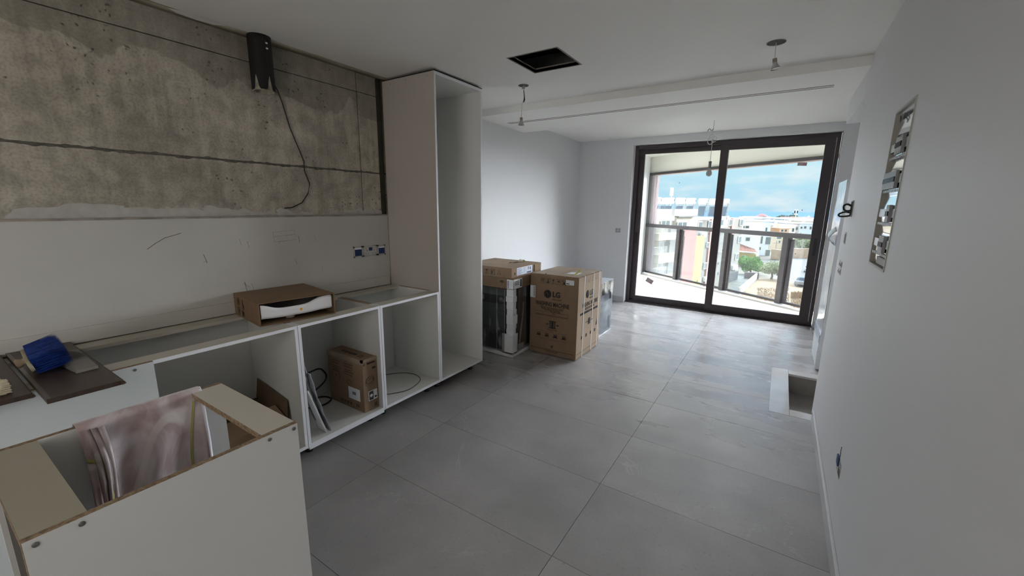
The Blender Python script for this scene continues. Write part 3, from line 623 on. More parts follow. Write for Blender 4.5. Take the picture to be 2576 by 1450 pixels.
for i in range(4200):
    a = random.uniform(-.122, .122); c_ = random.uniform(-.033, .034) ; l = random.uniform(.092, .108)
    dx, dz = a * random.uniform(.0, .06) + random.uniform(-.007, .007), random.uniform(-.006, .010) + c_ * .10
    w_ = .0016; p0 = Vector((a, 0, c_)); p1 = Vector((a + dx * .4, l * .55, c_ + dz * .4)); p2 = Vector((a + dx, l, c_ + dz))
    if (T @ p2).z < zb: p2.z += (zb - (T @ p2).z) + .001
    if (T @ p1).z < zb: p1.z += (zb - (T @ p1).z) + .001
    o1 = Vector((w_, 0, w_ * .3)); o2 = Vector((0, 0, w_))
    br.add([p0, p0 + o1, p0 + o2, p1, p1 + o1, p1 + o2, p2], [(0, 1, 4, 3), (1, 2, 5, 4), (2, 0, 3, 5), (3, 4, 6), (4, 5, 6), (5, 3, 6)])
br.build('bristles', bluehair, t, kind='stuff')
t = empty('laminate_sample', (-2.45, .38, .9), 'grey ribbed laminate sample lying against the blue brush', 'sample')
qb = [(-2.60, .378), (-2.325, .372), (-2.30, .408), (-2.63, .418)]
# two pieces: a ribbed one and a smooth one
def slab(poly, z, th, nm, m_): return M().prism(poly, z, z + th).build(nm, m_, t, bevel=.001)
slab([(-2.66, .345), (-2.455, .335), (-2.462, .418), (-2.655, .424)], zb, .010, 'ribbed_plate', greyp)
slab([(-2.452, .335), (-2.30, .350), (-2.305, .415), (-2.458, .418)], zb, .012, 'smooth_plate', mat('pale_grey_laminate', (.20, .185, .165), .45))
for k in range(9):
    r_ = .018 + .011 * k; pts = []
    for j in range(13):
        a = math.pi * (.08 + .84 * j / 12); px_, py_ = -2.472 - r_ * 1.6 * math.sin(a), .38 + r_ * .42 * math.cos(a)
        if -2.652 < px_ < -2.458 and .34 < py_ < .42: pts.append((px_, py_, zb + .0102))
    if len(pts) > 2: M().tube(pts, .0011, 4).build('rib', mat('dark_rib', (.09, .08, .075), .6), t)
t = empty('cream_brush', (-2.28, .12, .9), 'cream bristled brush at the left edge on the second board', 'brush')
B((-2.33, -2.24, .055, .095, zb, zb + .03)).build('wooden_back', wood, t, bevel=.006)
br = M()
for i in range(900):
    a = random.uniform(-2.328, -2.243); z_ = random.uniform(zb + .002, zb + .034); l = random.uniform(.06, .085); p0 = Vector((a, .093, z_)); p2 = p0 + Vector((random.uniform(-.01, .01), l, random.uniform(-.004, .006)))
    if p2.z < zb: p2.z = zb + .001
    o1 = Vector((.0022, 0, 0)); o2 = Vector((0, 0, .0022)); br.add([p0, p0 + o1, p0 + o2, p2, p2 + o1, p2 + o2], [(0, 1, 4, 3), (1, 2, 5, 4), (2, 0, 3, 5), (3, 4, 5)])
br.build('bristles', creamhair, t, kind='stuff')

# ------------------------------------------------------------------ carton with the wash basin
t = empty('sink_carton', (-2.63, 1.36, ZT), 'flat open-fronted cardboard carton on the base cabinets with a basin in it', 'box')
A_ = Vector((-2.435, 1.115)); Bv = Vector((-2.362, 1.548)); Cv = Vector((-2.83, 1.615)); Dv = Vector((-2.866, 1.175))
z0, z1 = ZT + .0015, ZT + .138
def quadlerp(u, v): return A_ * (1 - u) * (1 - v) + Bv * u * (1 - v) + Cv * u * v + Dv * (1 - u) * v
def cbox(u0, u1, v0, v1, za, zb_, nm, m_, bev=.001, **k):
    P4 = [quadlerp(u0, v0), quadlerp(u1, v0), quadlerp(u1, v1), quadlerp(u0, v1)]
    return M().hexa([(p.x, p.y, za) for p in P4], [(p.x, p.y, zb_) for p in P4]).build(nm, m_, k.get('parent', t), bevel=bev)
cbox(0, 1, 0, 1, z0, z0 + .005, 'bottom_sheet', card3); cbox(0, 1, 0, 1, z1 - .004, z1, 'top_sheet', card3)
cbox(0, .010, 0, 1, z0 + .005, z1 - .004, 'side_sheet', card3); cbox(.985, 1, 0, 1, z0 + .005, z1 - .004, 'side_sheet', card3); cbox(.01, .985, .99, 1, z0 + .005, z1 - .004, 'back_sheet', cardin)
cbox(.012, .02, .01, .98, z0 + .006, z1 - .005, 'inner_sheet', cardin); cbox(.975, .984, .01, .98, z0 + .006, z1 - .005, 'inner_sheet', cardin)
sd = (Dv - A_); sdir = Vector((sd.x, sd.y, 0)).normalized(); sn = Vector((sdir.y, -sdir.x, 0));
if sn.y > 0: sn = -sn
def onside(s_, z_): p = A_ + sd * s_; return Vector((p.x, p.y, z_)) + sn * .0012
for s_, zz in ((.80, z0 + .085), (.80, z0 + .025)):
    c0 = onside(s_, zz + .012); a_, h_ = sdir * .016, .022
    pts = [c0 - a_ - Vector((0, 0, h_)) , c0 + a_ - Vector((0, 0, h_)), c0 + a_ + Vector((0, 0, h_)), c0 - a_ + Vector((0, 0, h_))]
    M().tube(pts, .0010, 4, True).build('pictogram', ink, t); M().tube([c0 - Vector((0, 0, .012)), c0 + Vector((0, 0, .012))], .0016, 4).build('pictogram', ink, t)
text('S', .045, onside(.615, z0 + .10), -sdir * -1, (0, 0, 1), ink, t, bold=.001); text('9', .045, onside(.60, z0 + .07), -sdir * -1, (0, 0, 1), ink, t, bold=.001)
for zz in (.012, .032): M().tube([onside(.66, z0 + .012), onside(.66, z0 + .05)], .0012, 4).build('pictogram', ink, t)
for s_ in (.64, .60): M().tube([onside(s_, z0 + .014), onside(s_, z0 + .045)], .002, 5).build('pictogram', ink, t)
# basin
t = empty('wash_basin', (-2.55, 1.34, ZT + .01), 'white ceramic wash basin with an orange sticker inside the flat carton', 'basin')
def basin(u, v):
    # front apron curve: u along front, v around the cross-section
    uu = .03 + .93 * u; dip = math.exp(-((u - .42) / .34) ** 4); zt = z1 - .012 - .036 * dip; zb_ = z0 + .036 + .006 * (1 - dip) + .0
    bulge = .03 * dip
    prof = [(0.02, zb_), (-.0, zb_ + .012), (.0, zt - .006), (.012, zt), (.05, zt - .003), (.10, zt - .05), (.5, zt - .06), (.9, zt)]
    k = v * (len(prof) - 1); i = min(int(k), len(prof) - 2); f = k - i
    pv = prof[i][0] * (1 - f) + prof[i + 1][0] * f; pz = prof[i][1] * (1 - f) + prof[i + 1][1] * f
    p = quadlerp(uu, .02 + pv - bulge * .12); return (p.x, p.y, max(pz, z0 + .012))
M().grid(basin, 60, 28).build('bowl', ceram, t, solid=.006)
p = quadlerp(.45, .20); M().lathe([(.05, .045), (.045, .03), (.030, .022), (.026, .002)], (p.x, p.y, z0 + .006)).build('drain_boss', ceram, t)
p = quadlerp(.52, .008); M().lathe([(.0075, 0), (.0075, .0012)], (p.x + .004, p.y, z0 + .067), 'x').build('orange_sticker', orange, t)

# ------------------------------------------------------------------ things in the cabinets
ZI = ZB + .0225
t = empty('basin_box', (-2.56, 1.77, ZI), 'upright taped cardboard box with basin drawings inside the second base cabinet', 'box')
bx0, bx1, by0, by1, bz1 = -2.745, -2.342, 1.704, 1.829, ZI + .395
B((bx0, bx1, by0, by1, ZI, bz1)).build('carton', card, t, bevel=.004)
B((bx0 - .0005, bx1 + .0012, by0 - .0008, by0 + .01, bz1 - .035, bz1 + .0008), (bx1 - .02, bx1 + .0012, by0 - .0008, by1, bz1 - .02, bz1 + .0008)).build('clear_tape', mat('packing_tape', (.34, .26, .18), .15), t)
text('sanindusa', .045, (-2.56, 1.757, bz1 + .0012), (-1, 0, 0), (0, -1, 0), ink, t, bold=.0006)
m_ = M().tube([(-2.44, 1.742, bz1 + .001), (-2.41, 1.742, bz1 + .001), (-2.41, 1.772, bz1 + .001), (-2.44, 1.772, bz1 + .001)], .0016, 4, True).build('logo_square', ink, t)
XS = bx1 + .001
text('Sanindusa', .022, (XS, 1.778, bz1 - .034), (0, 1, 0), (0, 0, 1), ink, t, bold=.0006, squeeze=.8); M().tube([(XS, 1.714, bz1 - .041), (XS, 1.724, bz1 - .041), (XS, 1.724, bz1 - .029), (XS, 1.714, bz1 - .029)], .0012, 4, True).build('logo_square', ink, t)
B((XS - .0005, XS + .0005, 1.786, 1.815, bz1 - .085, bz1 - .070)).build('black_label', ink, t)
def ell(cx_, cy_, a_, b_, nrm, nm='basin_drawing', r=.0012, mt_=ink, rot=.0):
    pts = []
    for k in range(28):
        q1, q2 = a_ * math.cos(k * math.pi / 14), b_ * math.sin(k * math.pi / 14); q1, q2 = q1 * math.cos(rot) - q2 * math.sin(rot), q1 * math.sin(rot) + q2 * math.cos(rot)
        pts.append((XS, cx_ + q1, cy_ + q2) if nrm == 'x' else (cx_ + q1, by0 - .001, cy_ + q2))
    M().tube(pts, r, 4, True).build(nm, mt_, t)
ell(1.762, ZI + .235, .036, .026, 'x', rot=.25); ell(1.762, ZI + .225, .030, .015, 'x', rot=.25); ell(1.760, ZI + .222, .037, .032, 'x', rot=.25, r=.0007)
ell(-2.655, ZI + .215, .045, .05, 'y', mt_=inkbr); ell(-2.655, ZI + .215, .008, .009, 'y', mt_=inkbr)
ell(-2.50, ZI + .20, .025, .018, 'y', mt_=inkbr)
B((XS - .0004, XS + .0006, 1.742, 1.818, ZI + .075, ZI + .150)).build('white_label', paper, t, bevel=.0003)
B((XS + .0002, XS + .0012, 1.748, 1.784, ZI + .080, ZI + .145)).build('label_photo', mat('dark_photo', (.06, .05, .05), .4), t)
M().lathe([(.013, 0), (.013, .0008)], (XS + .0012, 1.766, ZI + .112), 'x').build('label_basin', paper, t)
B((XS + .0002, XS + .0012, 1.793, 1.812, ZI + .088, ZI + .10)).build('barcode', ink, t)
B((-2.515, -2.385, by0 - .0008, by0, ZI + .075, ZI + .165)).build('white_label', paper, t)
m_ = M()
for k in range(7): m_.box(-2.47 + .006 * k, -2.467 + .006 * k, by0 - .0014, by0 - .0008, ZI + .112, ZI + .135)
m_.build('barcode', ink, t)
for k, zz in enumerate((.33, .31, .285, .27, .25)):
    for xx in (-2.70, -2.55): B((xx, xx + .10 - .01 * (k % 3), by0 - .0008, by0, ZI + zz, ZI + zz + .006)).build('print_line', inkbr, t)
for k in range(2):
    B((XS - .0004, XS + .0006, 1.793 + .012 * k, 1.798 + .012 * k, ZI + .025, ZI + .050)).build('arrow_mark', ink, t)
    B((-2.43 + .02 * k, -2.422 + .02 * k, by0 - .0008, by0, ZI + .025, ZI + .050)).build('arrow_mark', ink, t)
B((XS - .0004, XS + .0006, 1.788, 1.82, ZI + .018, ZI + .021)).build('arrow_mark', ink, t)
for k in range(4): M().lathe([(.012 - .002 * (k % 2), 0), (.012 - .002 * (k % 2), .0008)], (-2.60 + .035 * k, by0 - .0008, ZI + .035), 'y').build('pictogram', inkbr, t)
# black hose
hp = [(-2.78, 1.42, ZI + .20), (-2.75, 1.50, ZI + .262), (-2.72, 1.553, ZI + .278), (-2.72, 1.60, ZI + .282), (-2.725, 1.64, ZI + .262), (-2.735, 1.675, ZI + .20), (-2.80, 1.685, ZI + .12), (-2.83, 1.60, ZI + .06), (-2.84, 1.50, ZI + .02),
      (-2.835, 1.56, ZI + .009), (-2.83, 1.64, ZI + .009), (-2.79, 1.69, ZI + .009), (-2.72, 1.69, ZI + .009), (-2.685, 1.63, ZI + .009), (-2.69, 1.56, ZI + .009), (-2.74, 1.50, ZI + .009)]
def smooth_path(pts, n=5):
    out = []; P_ = [Vector(p) for p in pts]
    for i in range(len(P_) - 1):
        a, b_, c_, d_ = P_[max(i - 1, 0)], P_[i], P_[i + 1], P_[min(i + 2, len(P_) - 1)]
        for k in range(n):
            s_ = k / n; out.append(.5 * ((2 * b_) + (-a + c_) * s_ + (2 * a - 5 * b_ + 4 * c_ - d_) * s_ ** 2 + (-a + 3 * b_ - 3 * c_ + d_) * s_ ** 3))
    return out + [P_[-1]]
tag(M().tube(smooth_path(hp), .0065, 8).build('black_hose', blackpl), 'coiled black rubber hose in the second base cabinet', 'hose')
rp = [(-2.80, 1.90, ZI + .005), (-2.79, 2.05, ZI + .005), (-2.761, 2.221, ZI + .004), (-2.673, 2.345, ZI + .004), (-2.55, 2.39, ZI + .004), (-2.426, 2.329, ZI + .004), (-2.368, 2.153, ZI + .004), (-2.42, 2.02, ZI + .004), (-2.50, 1.93, ZI + .004), (-2.56, 1.89, ZI + .004)]
tag(M().tube(smooth_path(rp), .0035, 6).build('cable_ring', graycable), 'thin grey cable lying in a ring on the third cabinet floor', 'cable')
# wrapped strips leaning on the left side of u2
for i, (xa, ya, th_, lb) in enumerate(((-2.37, 1.285, .012, 'clouded plastic-wrapped panel leaning in the second cabinet, nearer the back'), (-2.335, 1.281, .008, 'narrow plastic-wrapped white slat leaning in front of the wrapped panel'))):
    t = empty('wrapped_strip', (xa, ya + .06, ZI), lb, 'panel')
    def wf_(u, v, xa=xa, ya=ya, i=i):
        z_ = ZI + .004 + (.54 - .10 * i) * v; y_ = ya + .006 + .026 * i + .115 * (1 - v) ** 1.3 + .003 * math.sin(v * 19 + u * 5); x_ = xa - .075 + .085 * u + .02 * v + .002 * math.sin(v * 31)
        return (x_, y_, z_)
    M().grid(wf_, 8, 60).build('plastic_sleeve', wrapgrey, t, solid=.006)
    M().hexa([(xa - .06, ya + .115, ZI + .004), (xa, ya + .115, ZI + .004), (xa, ya + .125, ZI + .004), (xa - .06, ya + .125, ZI + .004)], [(xa - .04, ya + .006, ZI + .44 - .1 * i), (xa + .02, ya + .006, ZI + .44 - .1 * i), (xa + .02, ya + .014, ZI + .44 - .1 * i), (xa - .04, ya + .014, ZI + .44 - .1 * i)]).build('panel', white, t)
# open dark carton in u1
t = empty('open_carton', (-2.62, 1.05, ZI), 'open dark cardboard box with raised flaps inside the long base cabinet', 'box')
B((-2.80, -2.42, .84, 1.21, ZI, ZI + .005), (-2.80, -2.42, .84, .845, ZI, ZI + .17), (-2.80, -2.42, 1.205, 1.21, ZI, ZI + .17), (-2.80, -2.795, .84, 1.21, ZI, ZI + .17), (-2.425, -2.42, .84, 1.21, ZI, ZI + .17)).build('carton_body', card3, t)
M().hexa([(-2.80, 1.205, ZI + .17), (-2.42, 1.205, ZI + .17), (-2.42, 1.209, ZI + .17), (-2.80, 1.209, ZI + .17)], [(-2.79, 1.222, ZI + .33), (-2.44, 1.222, ZI + .27), (-2.44, 1.226, ZI + .27), (-2.79, 1.226, ZI + .33)]).build('flap', cardin, t)
M().hexa([(-2.80, .86, ZI + .17), (-2.80, 1.20, ZI + .17), (-2.804, 1.20, ZI + .17), (-2.804, .86, ZI + .17)], [(-2.70, .86, ZI + .24), (-2.70, 1.19, ZI + .24), (-2.704, 1.19, ZI + .24), (-2.704, .86, ZI + .24)]).build('flap', card3, t)
M().hexa([(-2.42, .86, ZI + .17), (-2.42, 1.20, ZI + .17), (-2.424, 1.20, ZI + .17), (-2.424, .86, ZI + .17)], [(-2.52, .90, ZI + .23), (-2.52, 1.19, ZI + .23), (-2.524, 1.19, ZI + .23), (-2.524, .90, ZI + .23)]).build('flap', card, t)

# ------------------------------------------------------------------ boxed appliances
# 1 washing machine carton
WX0, WX1, WY0, WY1, WZ = -2.192, -1.636, 3.757, 4.398, .875
t = empty('washing_machine_box', ((WX0 + WX1) / 2, (WY0 + WY1) / 2, 0), 'large brown cardboard box printed WASHING MACHINE, bound with white straps', 'box')
B((WX0, WX1, WY0, WY1, .006, WZ)).build('carton', card, t, bevel=.005)
B((WX1 - .001, WX1 + .0012, WY0 + .004, WY1 - .004, .012, WZ - .006)).build('side_face', card2, t)
for (x0, x1) in ((WX0 + .02, WX1 - .01),): B((x0, x1, WY0 + .012, WY1 - .01, WZ, WZ + .004)).build('top_flap', mat('cardboard_top', (.40, .32, .25), .5, noise=(5, .2)), t, bevel=.002)
B((WX0 + .25, WX0 + .31, WY0 - .0006, WY1, WZ + .0045, WZ + .0052), (WX0 + .25, WX0 + .31, WY0 - .001, WY0 - .0004, WZ - .06, WZ + .004)).build('packing_tape', mat('tape_brown', (.27, .17, .10), .3), t)
fy = WY0 - .0012
RX, UZ = (1, 0, 0), (0, 0, 1)
mx_ = (WX0 + WX1) / 2
text('WASHING MACHINE', .064, (mx_ - .012, fy, .562), RX, UZ, ink, t, bold=.0012, squeeze=.66)
text('LG', .078, (mx_ + .035, fy, .672), RX, UZ, ink, t, bold=.003, squeeze=.95)
text("Life's Good", .026, (mx_ + .04, fy, .622), RX, UZ, ink, t, squeeze=.85)
M().lathe([(.043, 0), (.043, .0012)], (mx_ - .068, fy - .0002, .672), 'y', 32).build('logo_disc', ink, t)
M().tube([(mx_ - .068 + .031 * math.cos(a * .22 + 1.6), fy - .0008, .672 + .031 * math.sin(a * .22 + 1.6)) for a in range(22)], .0013, 4).build('logo_ring', card, t)
M().tube([(mx_ - .068, fy - .0008, .690), (mx_ - .068, fy - .0008, .658), (mx_ - .054, fy - .0008, .658)], .0022, 4).build('logo_stem', card, t); M().lathe([(.005, 0), (.005, .001)], (mx_ - .082, fy - .0008, .684), 'y').build('logo_dot', card, t)
for k, (z_, s_) in enumerate(((.527, 'Waschmaschine / Lavadora / Lavatrice / Machine a laver / Pralka'), (.513, 'Tvattmaskin / Vaskemaskine / Wasmachine / Pesukone'), (.499, 'Pracka / Mosogep / Masina de spalat'))):
    text(s_, .017, (mx_ - .012, fy, z_), RX, UZ, ink, t, squeeze=.62 + .06 * k)
text('220 - 240 V~  50 Hz', .02, (mx_ + .03, fy, .484), RX, UZ, ink, t, squeeze=.7)
M().tube([(WX0 + .075, fy, .448), (WX1 - .095, fy, .448), (WX1 - .095, fy, .478), (WX0 + .075, fy, .478)], .001, 4, True).build('print_frame', ink, t); text('10.5', .02, (mx_ + .01, fy, .463), RX, UZ, ink, t)
B((WX0 + .075, WX1 - .095, fy - .0003, fy + .0003, .436, .440)).build('print_line', ink, t)
# do not clamp sign
cx_, cz_ = mx_ + .0, .345
M().box(cx_ - .033, cx_ + .033, fy - .0004, fy + .0004, cz_ - .042, cz_ + .042).build('clamp_drum', ink, t)
m_ = M(); 
for s_ in (-1, 1):
    m_.tube([(cx_ - .05, fy - .001, cz_ - .045 * s_), (cx_ + .05, fy - .001, cz_ + .045 * s_)], .0016, 4)
    m_.add([(cx_ + s_ * .045, fy, cz_), (cx_ + s_ * .062, fy, cz_ + .012), (cx_ + s_ * .062, fy, cz_ - .012)], [(0, 1, 2)]); m_.box(cx_ + s_ * .06, cx_ + s_ * .078, fy - .0004, fy + .0004, cz_ - .004, cz_ + .004)
m_.build('clamp_sign', ink, t)
M().box(cx_ - .022, cx_ - .012, fy - .0008, fy + .0004, cz_ - .03, cz_ + .03).box(cx_ + .012, cx_ + .022, fy - .0008, fy + .0004, cz_ - .03, cz_ + .03).build('clamp_drum_gap', card, t)
text('DO NOT CLAMP', .018, (mx_, fy, .285), RX, UZ, ink, t, squeeze=.8)
for zz in (.262, .178): B((WX0 + .085, WX1 - .11, fy - .0003, fy + .0003, zz, zz + .0015)).build('print_line', ink, t)
for k in range(4):
    x_ = WX0 + .115 + .10 * k
    m_ = M().tube([(x_ - .02, fy, .205), (x_ - .012, fy, .238), (x_ + .012, fy, .240), (x_ + .02, fy, .205)], .003, 4).box(x_ - .012, x_ + .012, fy - .0005, fy + .0005, .205, .225)
    if k: m_.tube([(x_ - .022, fy, .242), (x_ + .022, fy, .2)], .0016, 4).tube([(x_ + .022, fy, .242), (x_ - .022, fy, .2)], .0016, 4)
    m_.build('handling_pictogram', ink, t)
text('MFL-1234', .012, (WX1 - .14, fy, .17), RX, UZ, ink, t) if False else None
B((WX0 + .02, WX1 - .03, fy - .0003, fy + .0003, .058, .062)).build('print_line', ink, t)
m_ = M().lathe([(.008, 0), (.008, .0008)], (mx_ - .005, fy, .103), 'y'); m_.tube([(mx_ - .005, fy, .095), (mx_ + .003, fy, .082), (mx_ + .014, fy, .118)], .0022, 4); m_.build('check_mark', ink, t)
text('DO NOT CLAMP HERE', .017, (mx_, fy, .042), RX, UZ, ink, t, squeeze=.8)
for k in range(5):
    x_ = WX0 + .148 + .062 * k
    M().tube([(x_ - .022, fy, .785), (x_ + .022, fy, .785), (x_ + .022, fy, .838), (x_ - .022, fy, .838)], .0012, 4, True).build('pictogram', ink, t)
    m_ = M()
    if k == 0:
        for d_ in (-.008, .008): m_.box(x_ + d_ - .002, x_ + d_ + .002, fy - .0005, fy + .0005, .797, .828); m_.add([(x_ + d_ - .006, fy, .82), (x_ + d_ + .006, fy, .82), (x_ + d_, fy, .833)], [(0, 1, 2)])
    elif k == 1: m_.box(x_ - .014, x_ + .014, fy - .0005, fy + .0005, .79, .802).box(x_ - .002, x_ + .006, fy - .0005, fy + .0005, .802, .833).box(x_ - .010, x_ + .010, fy - .0005, fy + .0005, .812, .816)
    elif k == 2: m_.add([(x_ - .011, fy, .832), (x_ + .011, fy, .832), (x_ + .006, fy, .815), (x_ - .006, fy, .815)], [(0, 1, 2, 3)]).box(x_ - .0015, x_ + .0015, fy - .0005, fy + .0005, .794, .816).box(x_ - .008, x_ + .008, fy - .0005, fy + .0005, .791, .794)
    elif k == 3: m_.add([(x_ - .016, fy, .812), (x_ + .016, fy, .812), (x_ + .008, fy, .825), (x_ - .008, fy, .825)], [(0, 1, 2, 3)]).box(x_ - .001, x_ + .001, fy - .0005, fy + .0005, .793, .815)
    else: m_.tube([(x_ - .02, fy, .79), (x_ + .02, fy, .833)], .002, 4).tube([(x_ + .02, fy, .79), (x_ - .02, fy, .833)], .002, 4).box(x_ - .008, x_ + .012, fy - .0005, fy + .0005, .793, .812)
    m_.build('pictogram_fill', ink, t)
B((WX1 - .140, WX1 - .048, fy - .0012, fy, .795, .845)).build('white_label', paper, t); B((WX1 - .135, WX1 - .10, fy - .0018, fy - .001, .803, .812)).build('barcode', ink, t)
B((WX0 - .0005, WX0 + .062, fy - .0008, fy, .615, .745), (WX0 - .001, WX0, WY0, WY0 + .04, .615, .745)).build('white_label', paper, t)
m_ = M()
for k in range(9): m_.box(WX0 + .040, WX0 + .055, fy - .0014, fy - .0006, .63 + .012 * k, .636 + .012 * k)
m_.build('barcode', ink, t)
# right face
sx_ = WX1 + .0016; RY = (0, 1, 0); my_ = (WY0 + WY1) / 2
text('WASHING MACHINE', .064, (sx_, my_ + .01, .562), RY, UZ, ink, t, bold=.0012, squeeze=.70)
text('LG', .078, (sx_, my_ + .035, .672), RY, UZ, ink, t, bold=.003, squeeze=.95); text("Life's Good", .026, (sx_, my_ + .04, .622), RY, UZ, ink, t)
M().lathe([(.043, 0), (.043, .001)], (sx_ - .0004, my_ - .075, .672), 'x', 28).build('logo_disc', ink, t)
for z_ in (.527, .513): text('Waschmaschine / Lavadora / Lavatrice / Pralka', .017, (sx_, my_, z_), RY, UZ, ink, t, squeeze=.8)
B((sx_ - .0004, sx_ + .0004, WY0 + .07, WY1 - .07, .468, .492)).build('print_band', ink, t); text('10.5 kg', .018, (sx_ + .0008, my_, .48), RY, UZ, card2, t)
B((sx_ - .0004, sx_ + .0004, my_ - .03, my_ + .03, .33, .40)).build('clamp_sign', ink, t); M().tube([(sx_, my_ - .09, .365), (sx_, my_ - .05, .365)], .005, 4).tube([(sx_, my_ + .09, .365), (sx_, my_ + .05, .365)], .005, 4).build('clamp_sign', ink, t)
for k in range(4): B((sx_ - .0004, sx_ + .0004, WY0 + .12 + .12 * k, WY0 + .155 + .12 * k, .20, .235)).build('handling_pictogram', ink, t); M().tube([(sx_, WY0 + .16 + .1 * k, .80), (sx_, WY0 + .20 + .1 * k, .80), (sx_, WY0 + .20 + .1 * k, .845), (sx_, WY0 + .16 + .1 * k, .845)], .001, 4, True).build('pictogram', inkbr, t)
M().add([(sx_, WY1 - .13, .27), (sx_, WY1 - .07, .27), (sx_, WY1 - .10, .34)], [(0, 1, 2)]).build('warning_triangle', ink, t)
B((sx_ - .0004, sx_ + .0004, WY0 + .02, WY1 - .02, .058, .062)).build('print_line', ink, t)
# straps run around in Y-Z planes... and across the top
for y_ in (WY0 + .155, WY0 + .40, WY0 + .565):
    M().box(sx_, sx_ + .002, y_ - .007, y_ + .007, .002, WZ + .004).box(WX1 - .035, WX1, y_ - .007, y_ + .007, WZ + .0055, WZ + .0075).build('strap', strap, t)
B((WX0 + .34, WX0 + .46, WY0 + .17, WY0 + .30, WZ + .0042, WZ + .0052)).build('pale_tape', paper, t)
M().grid(lambda u, v: (WX1 - .13 + .02 * u + .03 * v, WY0 + .13 + .10 * v, WZ + .006 + .045 * v * v + .006 * math.sin(6 * u)), 6, 14).build('torn_tape', yellow, t, solid=.001)
for x_ in (WX0 + .17,): M().lathe([(.006, 0), (.004, .006)], (x_, WY0 + .02, WZ + .004)).build('staple_lump', ink, t)

# 2 dark oven in foam, film and card cap
AX0, AX1, AY0, AY1 = -2.822, -2.221, 3.456, 4.04
t = empty('wrapped_cooker', ((AX0 + AX1) / 2, (AY0 + AY1) / 2, 0), 'dark cooker in clear film with foam corners and a cardboard cap', 'appliance')
ex = AX1 - .035; fyy = AY0 + .035
B((AX0 + .03, ex, fyy, AY1 - .03, .045, .74)).build('body', applg, t, bevel=.004)
B((AX0 + .03, ex, fyy - .004, fyy, .56, .65)).build('control_panel', applb, t)
M().lathe([(.030, 0), (.028, .018)], (AX1 - .135 - .03, fyy - .022, .605), 'y').build('knob', mat('grey_knob', (.16, .16, .17), .3, metal=.5), t)
M().lathe([(.030, 0), (.028, .018)], (AX1 - .42, fyy - .022, .605), 'y').build('knob', MATS['grey_knob'], t)
M().tube([(AX1 - .165 + .04 * math.cos(k * math.pi / 12), fyy - .003, .48 + .04 * math.sin(k * math.pi / 12)) for k in range(24)], .002, 4, True).build('ring_mark', mat('ring_grey', (.10, .10, .11), .4), t)
M().box(AX0 + .06, AX1 - .07, fyy - .02, fyy - .012, .245, .275).build('drawer_handle', applb, t, bevel=.003); B((AX0 + .04, AX1 - .05, fyy - .002, fyy, .285, .292)).build('door_seam', applb, t)
# stepped foam corner posts
for (cx0, sgn, lb) in ((AX1, -1, 'right'), (AX0, 1, 'left')):
    m_ = M()
    for k, (za, zb_, w_) in enumerate(((.028, .25, .135), (.25, .31, .085), (.31, .36, .075), (.36, .46, .085), (.46, .52, .075), (.52, .60, .085), (.60, .66, .09), (.66, .735, .085))):
        dpt = .075 if k % 2 == 0 else .062
        m_.box(cx0, cx0 + sgn * w_, AY0 + (.0 if k % 2 == 0 else .006), AY0 + .035, za, zb_); m_.box(cx0, cx0 + sgn * .034, AY0 + .0352, AY0 + dpt + .03 * (k in (0, 3)), za, zb_)
    m_.build('foam_corner', foam, t, bevel=.003)
B((AX0, AX1, AY0, AY1, .001, .040)).build('foam_base', foam, t, bevel=.006); B((AX0 + .1, AX1, AY0, AY1, .038, .05), ).build('foam_rim', foam, t)
# pipe and burner bits on the side behind film
M().tube([(AX1 - .02, 3.62, .06), (AX1 - .02, 3.64, .22), (AX1 - .02, 3.68, .42), (AX1 - .02, 3.69, .56)], [.008, .012, .010, .009], 8).build('gas_pipe', metal, t)
B((AX1 - .03, AX1 - .012, 3.60, 3.72, .05, .11)).build('foam_block', foam, t, bevel=.01); B((AX1 - .013, AX1 - .011, 3.652, 3.668, .425, .445)).build('green_sticker', mat('lime', (.45, .55, .08), .4), t)
B((AX0 - .003, AX1 + .003, AY0 - .003, AY1 + .003, .738, .849)).build('card_cap', card3, t, bevel=.003)
xs_ = AX1 + .0045
B((xs_ - .001, xs_, 3.462, 3.62, .742, .838), (AX1 - .075, AX1 + .004, AY0 - .0048, AY0 - .0036, .742, .838)).build('white_label', paper, t)
m_ = M()
for k in range(6): m_.box(AX1 - .068, AX1 - .050, AY0 - .0056, AY0 - .0046, .752 + .013 * k, .758 + .013 * k)
for k in range(3): m_.box(xs_, xs_ + .0006, 3.48, 3.56, .812 - .016 * k, .818 - .016 * k)
m_.box(xs_, xs_ + .0006, 3.585, 3.61, .752, .83); m_.build('barcode', ink, t)
M().add([(AX1 - .17, AY0 - .0042, .80), (AX1 - .11, AY0 - .0042, .80), (AX1 - .125, AY0 - .0042, .822), (AX1 - .155, AY0 - .0042, .822)], [(0, 1, 2, 3)]).box(AX1 - .142, AX1 - .138, AY0 - .0046, AY0 - .0036, .765, .80).build('umbrella_mark', mat('green_ink', (.03, .06, .04), .6), t)
M().grid(lambda u, v: (AX1 + .005 + .002 * math.sin(u * 19 + v * 3), AY0 + .09 + (AY1 - AY0 - .1) * u, .045 + .69 * v), 30, 6).build('plastic_film', film, t)
M().grid(lambda u, v: (AX0 + (AX1 - AX0 - .10) * u, AY0 - .0015 - .002 * math.sin(u * 23), .045 + .69 * v), 30, 6).build('plastic_film', film, t)
for x_ in (AX1 - .20, AX1 - .10): B((x_, x_ + .002, AY0 - .005, AY0 - .004, .04, .735)).build('film_seam', strap, t)
